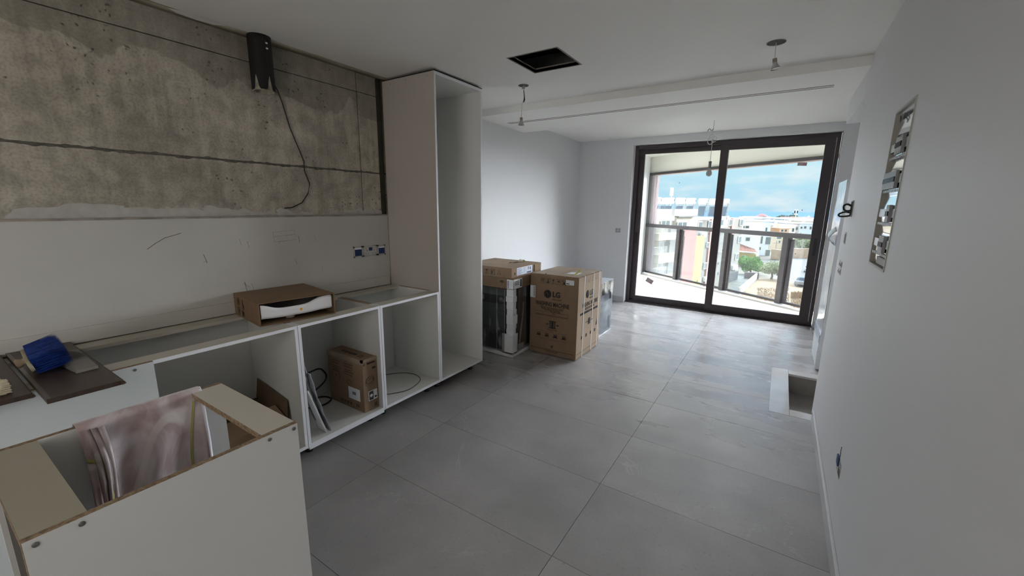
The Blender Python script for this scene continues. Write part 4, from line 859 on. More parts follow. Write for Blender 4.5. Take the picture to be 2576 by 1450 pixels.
# 3 flat carton on top
t = empty('flat_carton', (-2.56, 3.76, .85), 'flat brown carton on top of the wrapped cooker', 'box')
fx0, fx1, fy0, fy1 = -2.886, -2.238, 3.448, 4.062
B((fx0, fx1, fy0, fy1, .8495, .954)).build('carton', card, t, bevel=.003)
B((fx0 + .01, fx1 - .005, fy0 + .005, fy1 - .01, .954, .9555)).build('top_sheet', mat('cardboard_paler', (.33, .23, .15), .6, noise=(5, .2)), t)  # top sheet is paler than the carton below it
B((fx1, fx1 + .001, 3.55, 3.86, .868, .948)).build('white_label', mat('pale_label', (.62, .66, .74), .5), t)
m_ = M()
for k in range(8): m_.box(fx1 + .0008, fx1 + .0016, 3.56, 3.62 + .02 * (k % 3), .872 + .009 * k, .875 + .009 * k)
for k in range(6): m_.box(fx1 + .0008, fx1 + .0016, 3.68, 3.70 + .015 * (k % 3), .885 + .010 * k, .887 + .010 * k)
m_.box(fx1 + .0008, fx1 + .0016, 3.75, 3.84, .873, .888).box(fx1 + .0008, fx1 + .0016, 3.77, 3.785, .91, .94).box(fx1 + .0008, fx1 + .0016, 3.81, 3.83, .905, .935); m_.build('label_print', mat('label_ink', (.09, .11, .22), .6), t)
B((fx1, fx1 + .0012, 3.50, 3.52, .885, .905)).build('recycling_mark', ink, t); B((fx1, fx1 + .001, 3.895, 3.915, .87, .945)).build('slot', darkhole, t)
for k in range(4):
    x_ = fx1 - .39 + .078 * k
    M().tube([(x_ - .024, fy0 - .001, .875), (x_ + .024, fy0 - .001, .875), (x_ + .024, fy0 - .001, .925), (x_ - .024, fy0 - .001, .925)] if k < 3 else [(x_ - .022, fy0 - .001, .880), (x_ + .022, fy0 - .001, .880), (x_, fy0 - .001, .925)], .0014, 4, True).build('pictogram', ink, t)
    if k == 1: M().add([(x_ - .014, fy0 - .001, .92), (x_ + .014, fy0 - .001, .92), (x_, fy0 - .001, .90)], [(0, 1, 2)]).box(x_ - .002, x_ + .002, fy0 - .0014, fy0 - .0006, .882, .905).box(x_ - .009, x_ + .009, fy0 - .0014, fy0 - .0006, .88, .883).build('pictogram_fill', ink, t)
    if k in (0, 2): M().tube([(x_ - .018, fy0 - .001, .88), (x_ + .018, fy0 - .001, .92)], .0018, 4).box(x_ - .016, x_ - .006, fy0 - .0014, fy0 - .0006, .885, .915).build('pictogram_fill', ink, t)
M().tube([(-2.50, 3.80, .9565), (-2.42, 3.88, .9565)], .002, 4).tube([(-2.46, 3.92, .9565), (-2.48, 3.76, .9565)], .002, 4).tube([(-2.41, 3.95, .9565), (-2.43, 3.78, .9565)], .002, 4).build('pen_scrawl', ink, t)
t2 = M().grid(lambda u, v: (-2.37 + .03 * math.sin(5 * v) + .025 * u, 3.80 + .20 * v * .6, .957 + .045 * math.sin(math.pi * (1 - v) * .6) * (1 - v) + .008 * math.sin(9 * v + 3 * u) ** 2), 8, 24).build('tape_scrap', yellow, solid=.0015)
tag(t2, 'crumpled pale yellow tape scrap on top of the flat carton', 'tape')
# 4 white foam packed appliance behind
t = empty('foam_packed_appliance', (-2.0, 4.8, 0), 'white foam-packed appliance in foil film behind the washing machine box', 'appliance')
qx0, qx1, qy0, qy1 = -2.33, -1.728, 4.47, 5.07
B((qx0 + .02, qx1 - .02, qy0 + .02, qy1 - .02, .03, .62)).build('body', mat('pale_appliance', (.50, .53, .57), .3), t)
m_ = M().box(qx0, qx1, qy0, qy1, 0.001, .045)
for yy in (qy0, qy1 - .055): m_.box(qx1 - .06, qx1, yy, yy + .055, .04, .66)
m_.box(qx1 - .03, qx1 - .001, qy0, qy1, .30, .43).box(qx0, qx0 + .06, qy0, qy0 + .055, .04, .66).build('foam_frame', foam, t, bevel=.004)
B((qx0 - .002, qx1 + .002, qy0 - .002, qy1 + .002, .52, .67)).build('foil_cap', mat('foil_card', (.36, .33, .31), .22, metal=.5, noise=(12, .3), bump=(25, .8, .02)), t)
M().grid(lambda u, v: (qx1 + .004 + .003 * math.sin(u * 17), qy0 + .6 * u, .02 + .655 * v + .002 * math.sin(20 * u)), 24, 8).build('plastic_film', film, t)
B((qx0, qx1, qy0, qy1, .671, .676)).build('film_top', mat('film_top', (.5, .53, .57), .2), t)
m_ = M()
for k in range(6): m_.cyl((qx1 - .0012, qy0 + .22 + .06 * k, .385 - .006 * k), (qx1 + .0005, qy0 + .22 + .06 * k, .385 - .006 * k), .006, n=8)
m_.build('foam_holes', mat('foam_hole', (.35, .37, .42), .7), t)

# ------------------------------------------------------------------ right wall fittings
t = empty('electrical_cabinet', (XR, 2.4, Z0), 'open recessed electrical cabinet with shiny metal back in the right wall', 'cabinet')
B((XR - .003, XR + .10, Y0, Y0 + .010, Z0, Z1), (XR - .003, XR + .10, Y1 - .010, Y1, Z0, Z1), (XR - .003, XR + .10, Y0 + .01, Y1 - .01, Z0, Z0 + .010), (XR - .003, XR + .10, Y0 + .01, Y1 - .01, Z1 - .010, Z1)).build('housing', mat('beige_housing', (.42, .41, .36), .5), t, bevel=.001)
M().grid(lambda u, v: (XR + .013 - .007 * abs(math.sin(v * 13 + .4)) , Y0 + .012 + (Y1 - Y0 - .024) * u, Z0 + .012 + (Z1 - Z0 - .024) * v), 4, 80).build('back_plate', mirror, t)
for k, z_ in enumerate((1.42, 1.55, 1.69, 1.83)):
    B((XR + .001, XR + .005, Y0 + .012, Y1 - .012, z_, z_ + .035)).build('rail', metal, t)
    w_ = (.10, .06, .25, .12)[k]
    br_ = B((XR - .008, XR + .004, Y0 + .08, Y0 + .08 + w_, z_ - .02, z_ + .052)).build('breaker', mat('breaker_grey', (.30, .31, .31), .45), t, bevel=.002)
    n_ = int(w_ / .018)
    mm_ = M()
    for j in range(n_): mm_.box(XR - .012, XR - .0075, Y0 + .084 + .018 * j, Y0 + .093 + .018 * j, z_ + .006, z_ + .026)
    mm_.build('toggle', blackpl, br_)
    mm_ = M()
    for j in range(12): mm_.box(XR - .001, XR + .004, Y0 + .02 + .026 * j, Y0 + .032 + .026 * j, z_ - .034, z_ - .024)
    mm_.build('comb_bar', metal, t)
M().tube([(XR + .004, Y0 + .2, Z1 - .03), (XR + .001, Y0 + .24, Z1 - .06), (XR + .004, Y0 + .27, Z1 - .03)], .0018, 6).build('wire', blackpl, t)
B((XR + .0, XR + .006, Y0 + .02, Y0 + .20, Z0 + .02, Z0 + .05)).build('cable_tray', mat('tray_dark', (.2, .18, .16), .5), t)
t = empty('wall_box', (XR, 3.53, 1.5), 'open wall box with black cable loops sticking out, beside the wrapped panel', 'socket')
B((XR - .004, XR, 3.455, 3.555, 1.535, 1.640)).build('box_rim', mat('rim_grey', (.25, .25, .24), .5), t, bevel=.001); B((XR - .0048, XR - .0038, 3.463, 3.547, 1.545, 1.632)).build('box_hole', darkhole, t)
M().tube(smooth_path([(XR, 3.50, 1.60), (XR - .025, 3.515, 1.615), (XR - .042, 3.53, 1.605), (XR - .038, 3.525, 1.58), (XR - .02, 3.50, 1.572), (XR, 3.49, 1.58)]), .006, 8).build('cable_loop', blackpl, t)
M().tube(smooth_path([(XR, 3.52, 1.56), (XR - .03, 3.54, 1.565), (XR - .058, 3.565, 1.55), (XR - .052, 3.55, 1.536), (XR - .02, 3.515, 1.538), (XR, 3.50, 1.545)]), .006, 8).build('cable_loop', blackpl, t)
t = empty('wall_plate', (XR, 3.6, 1.35), 'narrow blank grey plate below the open wall box', 'plate')
B((XR - .003, XR, 3.555, 3.625, 1.352, 1.43)).build('plate_rim', mat('rim_pale', (.42, .42, .42), .5), t, bevel=.001); B((XR - .006, XR - .002, 3.570, 3.615, 1.362, 1.42)).build('plate_face', mat('plate_taupe', (.26, .24, .24), .4), t)
t = empty('quad_socket', (XR, 3.6, 1.13), 'four-gang socket frame below the narrow plate on the right wall', 'socket')
for a in (0, 1):
    for b_ in (0, 1):
        y_, z_ = 3.53 + .075 * a, 1.142 + .05 * b_
        B((XR - .004, XR, y_, y_ + .065, z_, z_ + .042)).build('gang', mat('gang_grey', (.48, .48, .48), .4), t, bevel=.002)
        B((XR - .0048, XR - .0038, y_ + .012, y_ + .022, z_ + .010, z_ + .032), (XR - .0048, XR - .0038, y_ + .04, y_ + .048, z_ + .010, z_ + .022)).build('slot', ink, t)
t = empty('damaged_socket', (XR, 2.38, .32), 'chipped low socket opening with blue cover near the baseboard on the right', 'socket')
B((XR - .002, XR, 2.33, 2.44, .310, .385)).build('chipped_rim', mat('chipped', (.50, .49, .47), .8, noise=(60, .4)), t, bevel=.001)
B((XR - .009, XR - .001, 2.385, 2.435, .345, .392)).build('blue_cover', mat('blue_cover', (.03, .075, .18), .4), t, bevel=.004); B((XR - .003, XR - .001, 2.335, 2.38, .318, .35)).build('dark_gap', mat('gap', (.12, .11, .10), .9), t)
M().tube([(XR - .001, 2.40, .392), (XR - .001, 2.408, .42), (XR - .001, 2.402, .445)], .0014, 4).build('crack', mat('gap', (.12, .11, .10), .9), t)
t = empty('far_socket', (-2.27, YF, 1.15), 'small double socket on the far wall left of the balcony door', 'socket')
B((-2.322, -2.228, YF - .004, YF, 1.16, 1.238)).build('frame_plate', mat('gang_pale', (.52, .53, .54), .4), t, bevel=.002)
for a in (0, 1):
    for b_ in (0, 1): B((-2.310 + .045 * a, -2.280 + .045 * a, YF - .006, YF - .003, 1.168 + .036 * b_, 1.192 + .036 * b_)).build('gang', mat('gang_dark', (.26, .27, .28), .5), t)

# wrapped panel leaning beyond the wall end
t = empty('wrapped_slab', (.47, 5.2, 0), 'tall white slab in plastic film standing beyond the end of the right wall', 'slab')
def wp(u, v):
    # u round the section, v up; section .05 x .66
    z_ = .006 + 1.845 * v; b0 = .03 * math.exp(-v * 28)
    c0, c1 = .452, .495
    y0_, y1_ = 4.90 + b0 + .10 * v * (1 - v) * .3 + .006 * math.sin(v * 50), 5.60 - .35 * b0 + .02 * math.sin(v * 17)
    P4 = [(c0, y0_), (c0, y1_), (c1, y1_), (c1, y0_)]
    k = (u % 1.0) * 4; i = int(k) % 4; f = k - int(k); a = P4[i]; b_ = P4[(i + 1) % 4]
    wob = .003 * math.sin(v * 9 + u * 5) + .0012 * math.sin(v * 37 + u * 21)
    return (a[0] * (1 - f) + b_[0] * f + (wob if i == 0 else 0) - (.012 * math.exp(-((v - .12) / .1) ** 2) if i == 0 else 0), a[1] * (1 - f) + b_[1] * f, z_)
M().grid(wp, 48, 120).build('plastic_wrap', wrap, t)
B((.458, .49, 4.93, 5.57, .01, 1.84)).build('panel_board', white, t)
B((.440, .450, 4.915, 5.59, .28, .36)).build('tape_band', mat('grey_tape', (.30, .34, .40), .3), t)
M().grid(lambda u, v: (.45 - .055 * math.sin(math.pi * min(1, v)) ** .7, 5.0 + .14 * u, 1.24 + .13 * v + .04 * u + .012 * math.sin(7 * v)), 4, 24).build('loose_tape', mat('clear_loose_tape', (.42, .43, .45), .15), t, solid=.0015)

# ================================================================== BALCONY DOOR
DY = 6.86; DX0, DX1, DZ = -2.104, .505, 2.540
d = empty('door_1', ((DX0 + DX1) / 2, DY, 0), 'wide dark brown aluminium sliding door to the balcony', 'door', kind='structure')
def fr(x0, x1, z0, z1, y0, y1, w, nm, wb_=None, wt=None):
    wb_ = wb_ or w; wt = wt or w
    return B((x0, x0 + w, y0, y1, z0, z1), (x1 - w, x1, y0, y1, z0, z1), (x0 + w, x1 - w, y0, y1, z1 - wt, z1), (x0 + w, x1 - w, y0, y1, z0, z0 + wb_))
f_ = fr(DX0, DX1, 0.0, DZ, DY, DY + .12, .055, 'f', wb_=.012).build('outer_frame', frame, d, bevel=.002)
s1 = fr(DX0 + .052, -.765, .014, DZ - .052, DY + .060, DY + .10, .085, 's', wt=.075).build('sliding_sash', frame, d, bevel=.002)
s2 = fr(-.868, DX1 - .050, .014, DZ - .052, DY + .006, DY + .048, .105, 's', wt=.085).build('sliding_sash', frame, d, bevel=.002)
B((DX0 + .13, -.84, DY + .078, DY + .084, .09, DZ - .12)).build('glass_pane', glass, s1); B((-.77, DX1 - .148, DY + .024, DY + .030, .11, DZ - .13)).build('glass_pane', glass, s2)
B((DX0 + .075, DX0 + .105, DY + .050, DY + .060, .98, 1.16)).build('pull_handle', blackpl, s1, bevel=.004); B((DX1 - .115, DX1 - .082, DY - .002, DY + .006, .96, 1.20)).build('pull_handle', blackpl, s2, bevel=.002)
B((DX0 + .05, DX0 + .10, DY + .045, DY + .060, .02, .05)).build('stop_block', blackpl, d)
B((DX1 - .045, DX1 - .040, DY - .003, DY + .004, .05, DZ - .06)).build('bright_groove', mat('bright_aluminium', (.6, .62, .66), .2, metal=.9), d)
B((DX0 - .002, DX0 + .001, YF + .002, DY, 0.0, DZ + .004), (DX1 + .006, DX1 + .010, YF + .002, DY, 0, DZ + .004)).build('reveal', paint, d)
B((DX0, -.86, YF + .03, DY, -.012, .004), (-.86, DX1, YF + .03, DY, -.012, .004)).build('threshold', raild, d)
dotm = mat('dot_black', (.01, .01, .02), .5)
for (px, py, s_, yy) in ((1709, 460, s1, DY + .077), (1684, 614, s1, DY + .077), (1783, 589, s1, DY + .077), (1674, 706, s1, DY + .077), (1629, 719, s1, DY + .077), (1711, 736, s1, DY + .077), (1613, 508, s1, DY + .077), (2018, 529, s2, DY + .023), (2001, 639, s2, DY + .023), (1818, 630, s2, DY + .023)):
    r_ = ray(px, py); tt = yy / r_.y; p = (r_.x * tt, yy, r_.z * tt + CH); M().lathe([(.006, 0), (.006, .001)], p, 'y', 10).build('stick_dot', dotm, s_)
def sticker(cxp, cyp, yy, w_, h_, rot, par):
    r_ = ray(cxp, cyp); tt = yy / r_.y; c_ = Vector((r_.x * tt, yy, r_.z * tt + CH)); a = Vector((math.cos(rot), 0, math.sin(rot))); b_ = Vector((-math.sin(rot), 0, math.cos(rot)))
    def qd(u0, u1, v0, v1, o_): return [c_ + a * u + b_ * v + Vector((0, o_, 0)) for u, v in ((u0, v0), (u1, v0), (u1, v1), (u0, v1))]
    M().hexa(qd(-w_, w_, -h_, h_, -.0012), qd(-w_, w_, -h_, h_, 0)).build('glass_label', mat('label_mauve', (.45, .38, .40), .5), par)
    M().add(qd(w_ * .2, w_ * .95, -h_ * .8, h_ * .8, -.0016), [(0, 1, 2, 3)]).build('glass_label', mat('label_red', (.42, .28, .29), .5), par)
sticker(2018, 413, DY + .023, .052, .022, -.06, s2); sticker(1634, 707, DY + .077, .060, .038, -.45, s1)

# ================================================================== BALCONY
bf = M().prism([(-2.72, 6.981), (1.6, 6.981), (1.6, 7.14), (-2.72, 10.22)], -.3, -.014).build('balcony_floor', mat('balcony_screed', (.5, .5, .5), .8)); tag(bf, 'pale tiled balcony floor outside the sliding door', 'floor', kind='structure')
rd = Vector((3.08, -2.20, 0)).normalized(); rn = Vector((-rd.y, rd.x, 0)) * -1   # rn points inwards
if rn.y > 0: rn = -rn
def rl(s_, off=0): p = Vector((-2.70, 10.10, 0)) + rd * s_ + rn * off; return (p.x, p.y)
# tiles clipped against the railing line
import bmesh
for i in range(8):
    for j in range(6):
        x0, x1, y0, y1 = -2.72 + .604 * i, -2.72 + .604 * (i + 1) - .003, 6.985 + .604 * j, 6.985 + .604 * (j + 1) - .003
        bm_ = bmesh.new(); vs = [bm_.verts.new(p) for p in ((x0, y0, 0), (x1, y0, 0), (x1, y1, 0), (x0, y1, 0))]; bm_.faces.new(vs)
        bmesh.ops.bisect_plane(bm_, geom=bm_.verts[:] + bm_.edges[:] + bm_.faces[:], plane_co=(*rl(0, .06), 0), plane_no=-rn, clear_outer=True)
        for xlim in (1.55,): bmesh.ops.bisect_plane(bm_, geom=bm_.verts[:] + bm_.edges[:] + bm_.faces[:], plane_co=(xlim, 0, 0), plane_no=(1, 0, 0), clear_outer=True)
        if bm_.faces:
            loop = [tuple(v_.co)[:2] for v_ in bm_.faces[:][0].verts]
            M().prism(loop, -.013, -.001).build('floor_tile', baltile, bf)
        bm_.free()
for (px, py) in ((1808, 757), (1882, 774)):
    p = on_ground(px, py, 0); M().lathe([(.02, 0), (.02, .002)], (p.x, p.y, -.0005)).build('drain_cap', mat('tan_cap', (.4, .33, .25), .6), bf)
blw = B((-2.95, -2.72, 6.98, 10.3, -.3, 3.0)).build('wall_balcony_left', mat('balcony_wall', (.72, .72, .70), .7)); tag(blw, 'white side wall at the left of the balcony', 'wall', kind='structure')
bs = M().prism([(-3.2, 6.96), (1.8, 6.96), (1.8, 7.2), (-3.2, 10.8)], 2.72, 2.95).build('balcony_ceiling', cream); tag(bs, 'cream underside of the balcony above', 'ceiling', kind='structure')
fa = M().prism([rl(-.3, .0), rl(5.2, .0), rl(5.2, -.18), rl(-.3, -.18)], 2.365, 2.719).build('balcony_fascia', cream); tag(fa, 'cream beam above the balcony railing', 'beam', kind='structure')
q = B((-2.719, -2.705, 6.99, 10.02, -.001, .085)).build('baseboard_balcony', base_t); tag(q, 'baseboard of the balcony side wall', 'baseboard', kind='structure')
t = empty('balcony_railing', (*rl(2), 0), 'slanting brown metal and glass balcony railing', 'railing')
def rbox(s0, s1, o0, o1, z0, z1, nm, m_, **k): return M().prism([rl(s0, o0), rl(s1, o0), rl(s1, o1), rl(s0, o1)], z0, z1).build(nm, m_, t, **k)
rbox(-.02, 5.1, -.03, .06, 1.125, 1.20, 'top_rail', raild, bevel=.004)
rbox(-.02, 5.1, -.02, .03, 2.315, 2.364, 'header', raild)
rbox(-.02, 5.1, -.06, -.03, 2.300, 2.318, 'header_lip', mat('pink_trim', (.55, .42, .38), .5))
sp = [0.0, 1.07, 2.30, 3.45, 4.6]
for k, s_ in enumerate(sp):
    if k == 0: continue
    rbox(s_ - .045, s_ + .045, -.05, .05, .02, 1.125, 'post', raild, bevel=.003); rbox(s_ + .055, s_ + .10, -.04, .01, .05, 1.10, 'clamp_bar', raild); rbox(s_ - .07, s_ + .07, -.07, .075, 0.001, .03, 'post_foot', mat('grey_foot', (.35, .35, .36), .5), bevel=.005)
for a, b_ in zip(sp[:-1], sp[1:]):
    rbox(a + .10 if a else .12, b_ - .045, -.012, -.002, .075, 1.11, 'glass_pane', glass2)
    rbox(a + .05, b_ - .045, -.03, .015, .035, .07, 'bottom_rail', raild); rbox(a + .05, b_ - .045, .02, .05, .001, .012, 'floor_rail', mat('dark_track', (.06, .06, .065), .4))
rbox(-.02, 5.1, .055, .16, -.001, .028, 'kerb', mat('kerb_grey', (.42, .40, .38), .6))
rbox(0, .055, -.06, .05, .03, 2.31, 'jamb', mat('jamb_dark', (.13, .12, .125), .4)); rbox(.06, .13, -.05, .0, .05, 2.31, 'jamb_inner', mat('jamb_grey', (.33, .31, .31), .4)); rbox(.14, .19, -.10, -.04, .05, 2.31, 'jamb_outer', mat('jamb_pink', (.48, .40, .40), .6))

# ================================================================== THE TOWN
GZ = -11.4
dry = mat('dry_earth', (.155, .115, .07), .95, noise=(.35, .3, 8)); road = mat('asphalt', (.085, .083, .078), .9, noise=(.2, .15)); conc = mat('yard_concrete', (.075, .085, .08), .9, noise=(.3, .2))
gr = M().grid(lambda u, v: (-600 + 1300 * u, 12 + 2600 * v ** 2, GZ - (0 if v < .28 else 50 * ((v - .28) / .72) ** 1.3)), 10, 40).build('ground', mat('town_ground', (.11, .10, .08), .95, noise=(.05, .3, 8))); tag(gr, 'sloping dry ground under the town outside', 'ground', kind='structure')
se = M().box(-9000, 9000, 2600, 10500, -62, -61.5).build('sea', mat('sea_water', (.013, .056, .105), .6, noise=(.002, .1))); tag(se, 'blue strip of sea on the horizon', 'sea', kind='structure')
def gpoly(name, pts, m_, label, cat, z=.02, th=.02):
    P_ = [on_ground(px, py, GZ) for px, py in pts]; o = M().prism([(p.x, p.y) for p in P_], GZ + z - th, GZ + z).build(name, m_); return tag(o, label, cat, kind='structure')
gpoly('street', [(1990, 760 - 60), (2085, 735), (2085, 640), (2030, 638), (1985, 650), (1960, 656), (1900, 650), (1900, 656), (1960, 668)][::-1], road, 'pale street running past the dry plot', 'street')
gpoly('parking_yard', [(1850, 780), (1864, 738), (1906, 700), (1870, 690), (1840, 690), (1830, 780)][::-1], conc, 'concrete yard beside the apartment block', 'yard')
gpoly('dry_plot', [(1864, 800), (1868, 738), (1910, 700), (1950, 704), (1985, 706), (2000, 722), (2070, 738), (2080, 860)][::-1], dry, 'dry grassy plot below the balcony', 'plot', z=.03)
# low white yard wall
a = on_ground(1862, 742, GZ); b_ = on_ground(1905, 702, GZ)
o = M().wall(a, b_, GZ, GZ + 1.1, .25).build('yard_wall', mat('yard_white', (.62, .65, .62), .8)); tag(o, 'low pale wall between the yard and the dry plot', 'wall')
dk_ = on_ground(1874, 700, GZ); o = M().wall(on_ground(1872, 701, GZ), on_ground(1908, 703, GZ), GZ, GZ + 1.2, .3).build('planter_wall', mat('brown_wall', (.12, .10, .10), .9)); tag(o, 'dark low wall behind the concrete yard', 'wall')
# dry grass
gg = M(); rnd = random.Random(3)
for i in range(3800):
    px, py = rnd.uniform(1990, 2060), rnd.choice((rnd.uniform(738, 752), rnd.uniform(738, 805)))
    p = on_ground(px, py, GZ + .03); h_ = rnd.uniform(.15, .6); w_ = .035; a = rnd.uniform(0, 3.14); dx, dy = math.cos(a) * w_, math.sin(a) * w_
    gg.add([(p.x - dx, p.y - dy, GZ), (p.x + dx, p.y + dy, GZ), (p.x + rnd.uniform(-.2, .2), p.y + rnd.uniform(-.2, .2), GZ + h_)], [(0, 1, 2)])
for i in range(1200):
    px, py = rnd.uniform(1905, 1985), rnd.uniform(726, 760); p = on_ground(px, py, GZ + .03); h_ = rnd.uniform(.1, .35)
    gg.add([(p.x - .03, p.y, GZ), (p.x + .03, p.y, GZ), (p.x + rnd.uniform(-.2, .2), p.y, GZ + h_)], [(0, 1, 2)])
tag(gg.build('dry_grass', mat('straw', (.26, .16, .075), .9, noise=(.6, .3))), 'straw-coloured dry grass and weeds on the plot', 'grass', kind='stuff')

# apartment block
PA = Vector((-13.403, 52.627)); PB = Vector((-10.312, 62.52)); PC = Vector((-5.985, 85.945)); ZTOP = -.19 + .1
uA = (PB - PA).normalized(); uB = (PC - PB).normalized(); nA = Vector((uA.y, -uA.x)); nB = Vector((uB.y, -uB.x))
PA0 = PA - uA * 8
apt = empty('apartment_block', (PB.x, PB.y, GZ), 'cream and pink apartment block with balconies and rooftop heaters', 'building')
acr = mat('facade_cream', (.46, .41, .25), .8); awh = mat('facade_white', (.42, .41, .385), .8); apk = mat('facade_pink', (.38, .19, .17), .8); ayl = mat('facade_yellow', (.44, .36, .14), .8); agr = mat('facade_side_shade', (.19, .185, .165), .8); wing = mat('window_glass_dim', (.09, .12, .12), .3); wfr = mat('window_frame_white', (.6, .62, .6), .5); shad = mat('facade_grey', (.18, .18, .175), .8)
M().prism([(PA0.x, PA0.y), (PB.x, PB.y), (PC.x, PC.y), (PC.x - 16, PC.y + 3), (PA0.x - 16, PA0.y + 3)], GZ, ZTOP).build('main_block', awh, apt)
def onplane(px, py, P0, n, off=0):
    r_ = ray(px, py); k = (n.x * P0.x + n.y * P0.y + off) / (n.x * r_.x + n.y * r_.y); return Vector((r_.x * k, r_.y * k, r_.z * k + CH))
def fpanel(P0, u, n, px0, py0, px1, py1, th, nm, m_, par, off=0, zover=None):
    a = onplane(px0, py0, P0, n, off); b_ = onplane(px1, py1, P0, n, off); z0_, z1_ = (b_.z, a.z) if zover is None else zover
    p0, p1 = Vector((a.x, a.y)), Vector((b_.x, b_.y)); o_ = n * th
    return M().prism([tuple(p0), tuple(p1), tuple(p1 + o_), tuple(p0 + o_)], z0_, z1_).build(nm, m_, par)
def win(P0, u, n, px0, py0, px1, py1, par=apt, off=0, bars=1):
    f2 = fpanel(P0, u, n, px0, py0, px1, py1, .12, 'window', wfr, par, off); a = onplane(px0, py0, P0, n, off); b_ = onplane(px1, py1, P0, n, off)
    p0, p1 = Vector((a.x, a.y)), Vector((b_.x, b_.y)); L_ = (p1 - p0); m_ = M(); nn = n * .16
    for k in range(bars):
        s0, s1_ = (k + .14) / bars, (k + .9) / bars; q0, q1 = p0 + L_ * s0, p0 + L_ * s1_
        m_.prism([tuple(q0), tuple(q1), tuple(q1 + nn), tuple(q0 + nn)], b_.z + .1, a.z - .1)
    m_.build('pane', wing, f2)
# front face
fpanel(PA, uA, nA, 1640, 545, 1683, 800, .05, 'yellow_bay', ayl, apt, 0, (GZ, -1.05)); fpanel(PA, uA, nA, 1640, 526, 1684, 545, .28, 'roof_parapet', awh, apt)
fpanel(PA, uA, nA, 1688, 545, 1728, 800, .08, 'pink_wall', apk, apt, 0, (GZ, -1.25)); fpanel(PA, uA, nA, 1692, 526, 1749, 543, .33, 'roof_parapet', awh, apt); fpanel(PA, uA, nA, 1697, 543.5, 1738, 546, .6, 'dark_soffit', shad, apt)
fpanel(PA, uA, nA, 1697, 547, 1749, 572, .3, 'cream_top', mat('facade_top', (.42, .40, .33), .8), apt); fpanel(PA, uA, nA, 1728, 570, 1749, 800, .15, 'yellow_strip', ayl, apt, 0, (GZ, -2.3)); fpanel(PA, uA, nA, 1722, 570, 1729, 800, .2, 'pink_strip', apk, apt, 0, (GZ, -2.3))
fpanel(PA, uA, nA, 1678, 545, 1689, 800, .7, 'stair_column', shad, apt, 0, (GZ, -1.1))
win(PA, uA, nA, 1663, 554, 1682, 575, bars=2, off=.1); win(PA, uA, nA, 1704, 558, 1725, 575, bars=2, off=.4)
for (a0, b0, a1, b1) in ((1657, 608, 1676, 630), (1653, 658, 1673, 684)): win(PA, uA, nA, a0, b0, a1, b1, bars=2, off=.12)
for (a0, b0, a1, b1) in ((1699, 612, 1706, 634), (1693, 667, 1701, 690), (1703, 575, 1709, 579)): win(PA, uA, nA, a0, b0, a1, b1, off=.2)
for (ya, yb, yc) in ((573, 587, 600), (625, 640, 654), (678, 694, 708)):
    p1_ = fpanel(PA, uA, nA, 1630, yb, 1680 - (ya - 573) * .04, yc, 1.5, 'balcony_slab', acr, apt)
    a = onplane(1630, ya, PA, nA, 1.45); b_ = onplane(1680 - (ya - 573) * .04, ya, PA, nA, 1.45); zt_ = a.z; zb_ = onplane(1660, yb, PA, nA, 1.45).z
    M().tube([(a.x, a.y, zt_), (b_.x, b_.y, zt_)], .04, 6).build('balcony_rail', awh, apt)
    m_ = M()
    for k in range(26):
        f = k / 25; m_.box(a.x + (b_.x - a.x) * f - .025, a.x + (b_.x - a.x) * f + .025, a.y + (b_.y - a.y) * f - .025, a.y + (b_.y - a.y) * f + .025, zb_, zt_)
    m_.build('balcony_bars', awh, apt, kind='stuff')
# side face
for (x0, x1) in ((1789, 1797), (1842, 1848)): fpanel(PB, uB, nB, x0, 528, x1, 528, .25, 'pink_pilaster', apk, apt, 0, (GZ + 1, ZTOP + .05))
fpanel(PB, uB, nB, 1749.5, 529, 1871, 529, .06, 'side_wall', agr, apt, 0, (GZ, ZTOP - .05))  # side face darker than the front, its shade put into the colour
fpanel(PB, uB, nB, 1807, 544, 1830, 572, .10, 'beige_recess', mat('facade_beige', (.50, .45, .34), .8), apt)
for (a0, b0, a1, b1) in ((1756, 558, 1764, 575), (1782, 556, 1787, 575), (1750, 614, 1758, 635), (1777, 610, 1781, 622), (1743, 668, 1751, 690), (1770, 662, 1775, 676), (1833, 552, 1839, 568), (1861, 552, 1867, 568), (1857, 595, 1862, 611), (1850, 639, 1856, 653), (1812, 552, 1817, 568)):
    win(PB, uB, nB, a0, b0, a1, b1, off=.1)
for (a0, b0) in ((1760, 586), (1766, 586.5), (1752, 702), (1769, 697), (1840, 668), (1845, 669)): 
    f2 = fpanel(PB, uB, nB, a0, b0, a0 + 5.5, b0 + 9, .35, 'air_conditioner', wfr, apt, .1); a = onplane(a0 + 2.7, b0 + 4.5, PB, nB, .46); M().lathe([(.16, 0), (.16, .03)], (a.x, a.y, a.z), 'x', 10).build('fan', shad, f2)
fpanel(PB, uB, nB, 1832, 690, 1853, 706, .12, 'garage_opening', mat('garage_dark', (.07, .075, .08), .9), apt, .08)
for k in range(5): fpanel(PB, uB, nB, 1806, 585 + 25 * k, 1822, 586 + 25 * k, .09, 'facade_groove', shad, apt, .05)
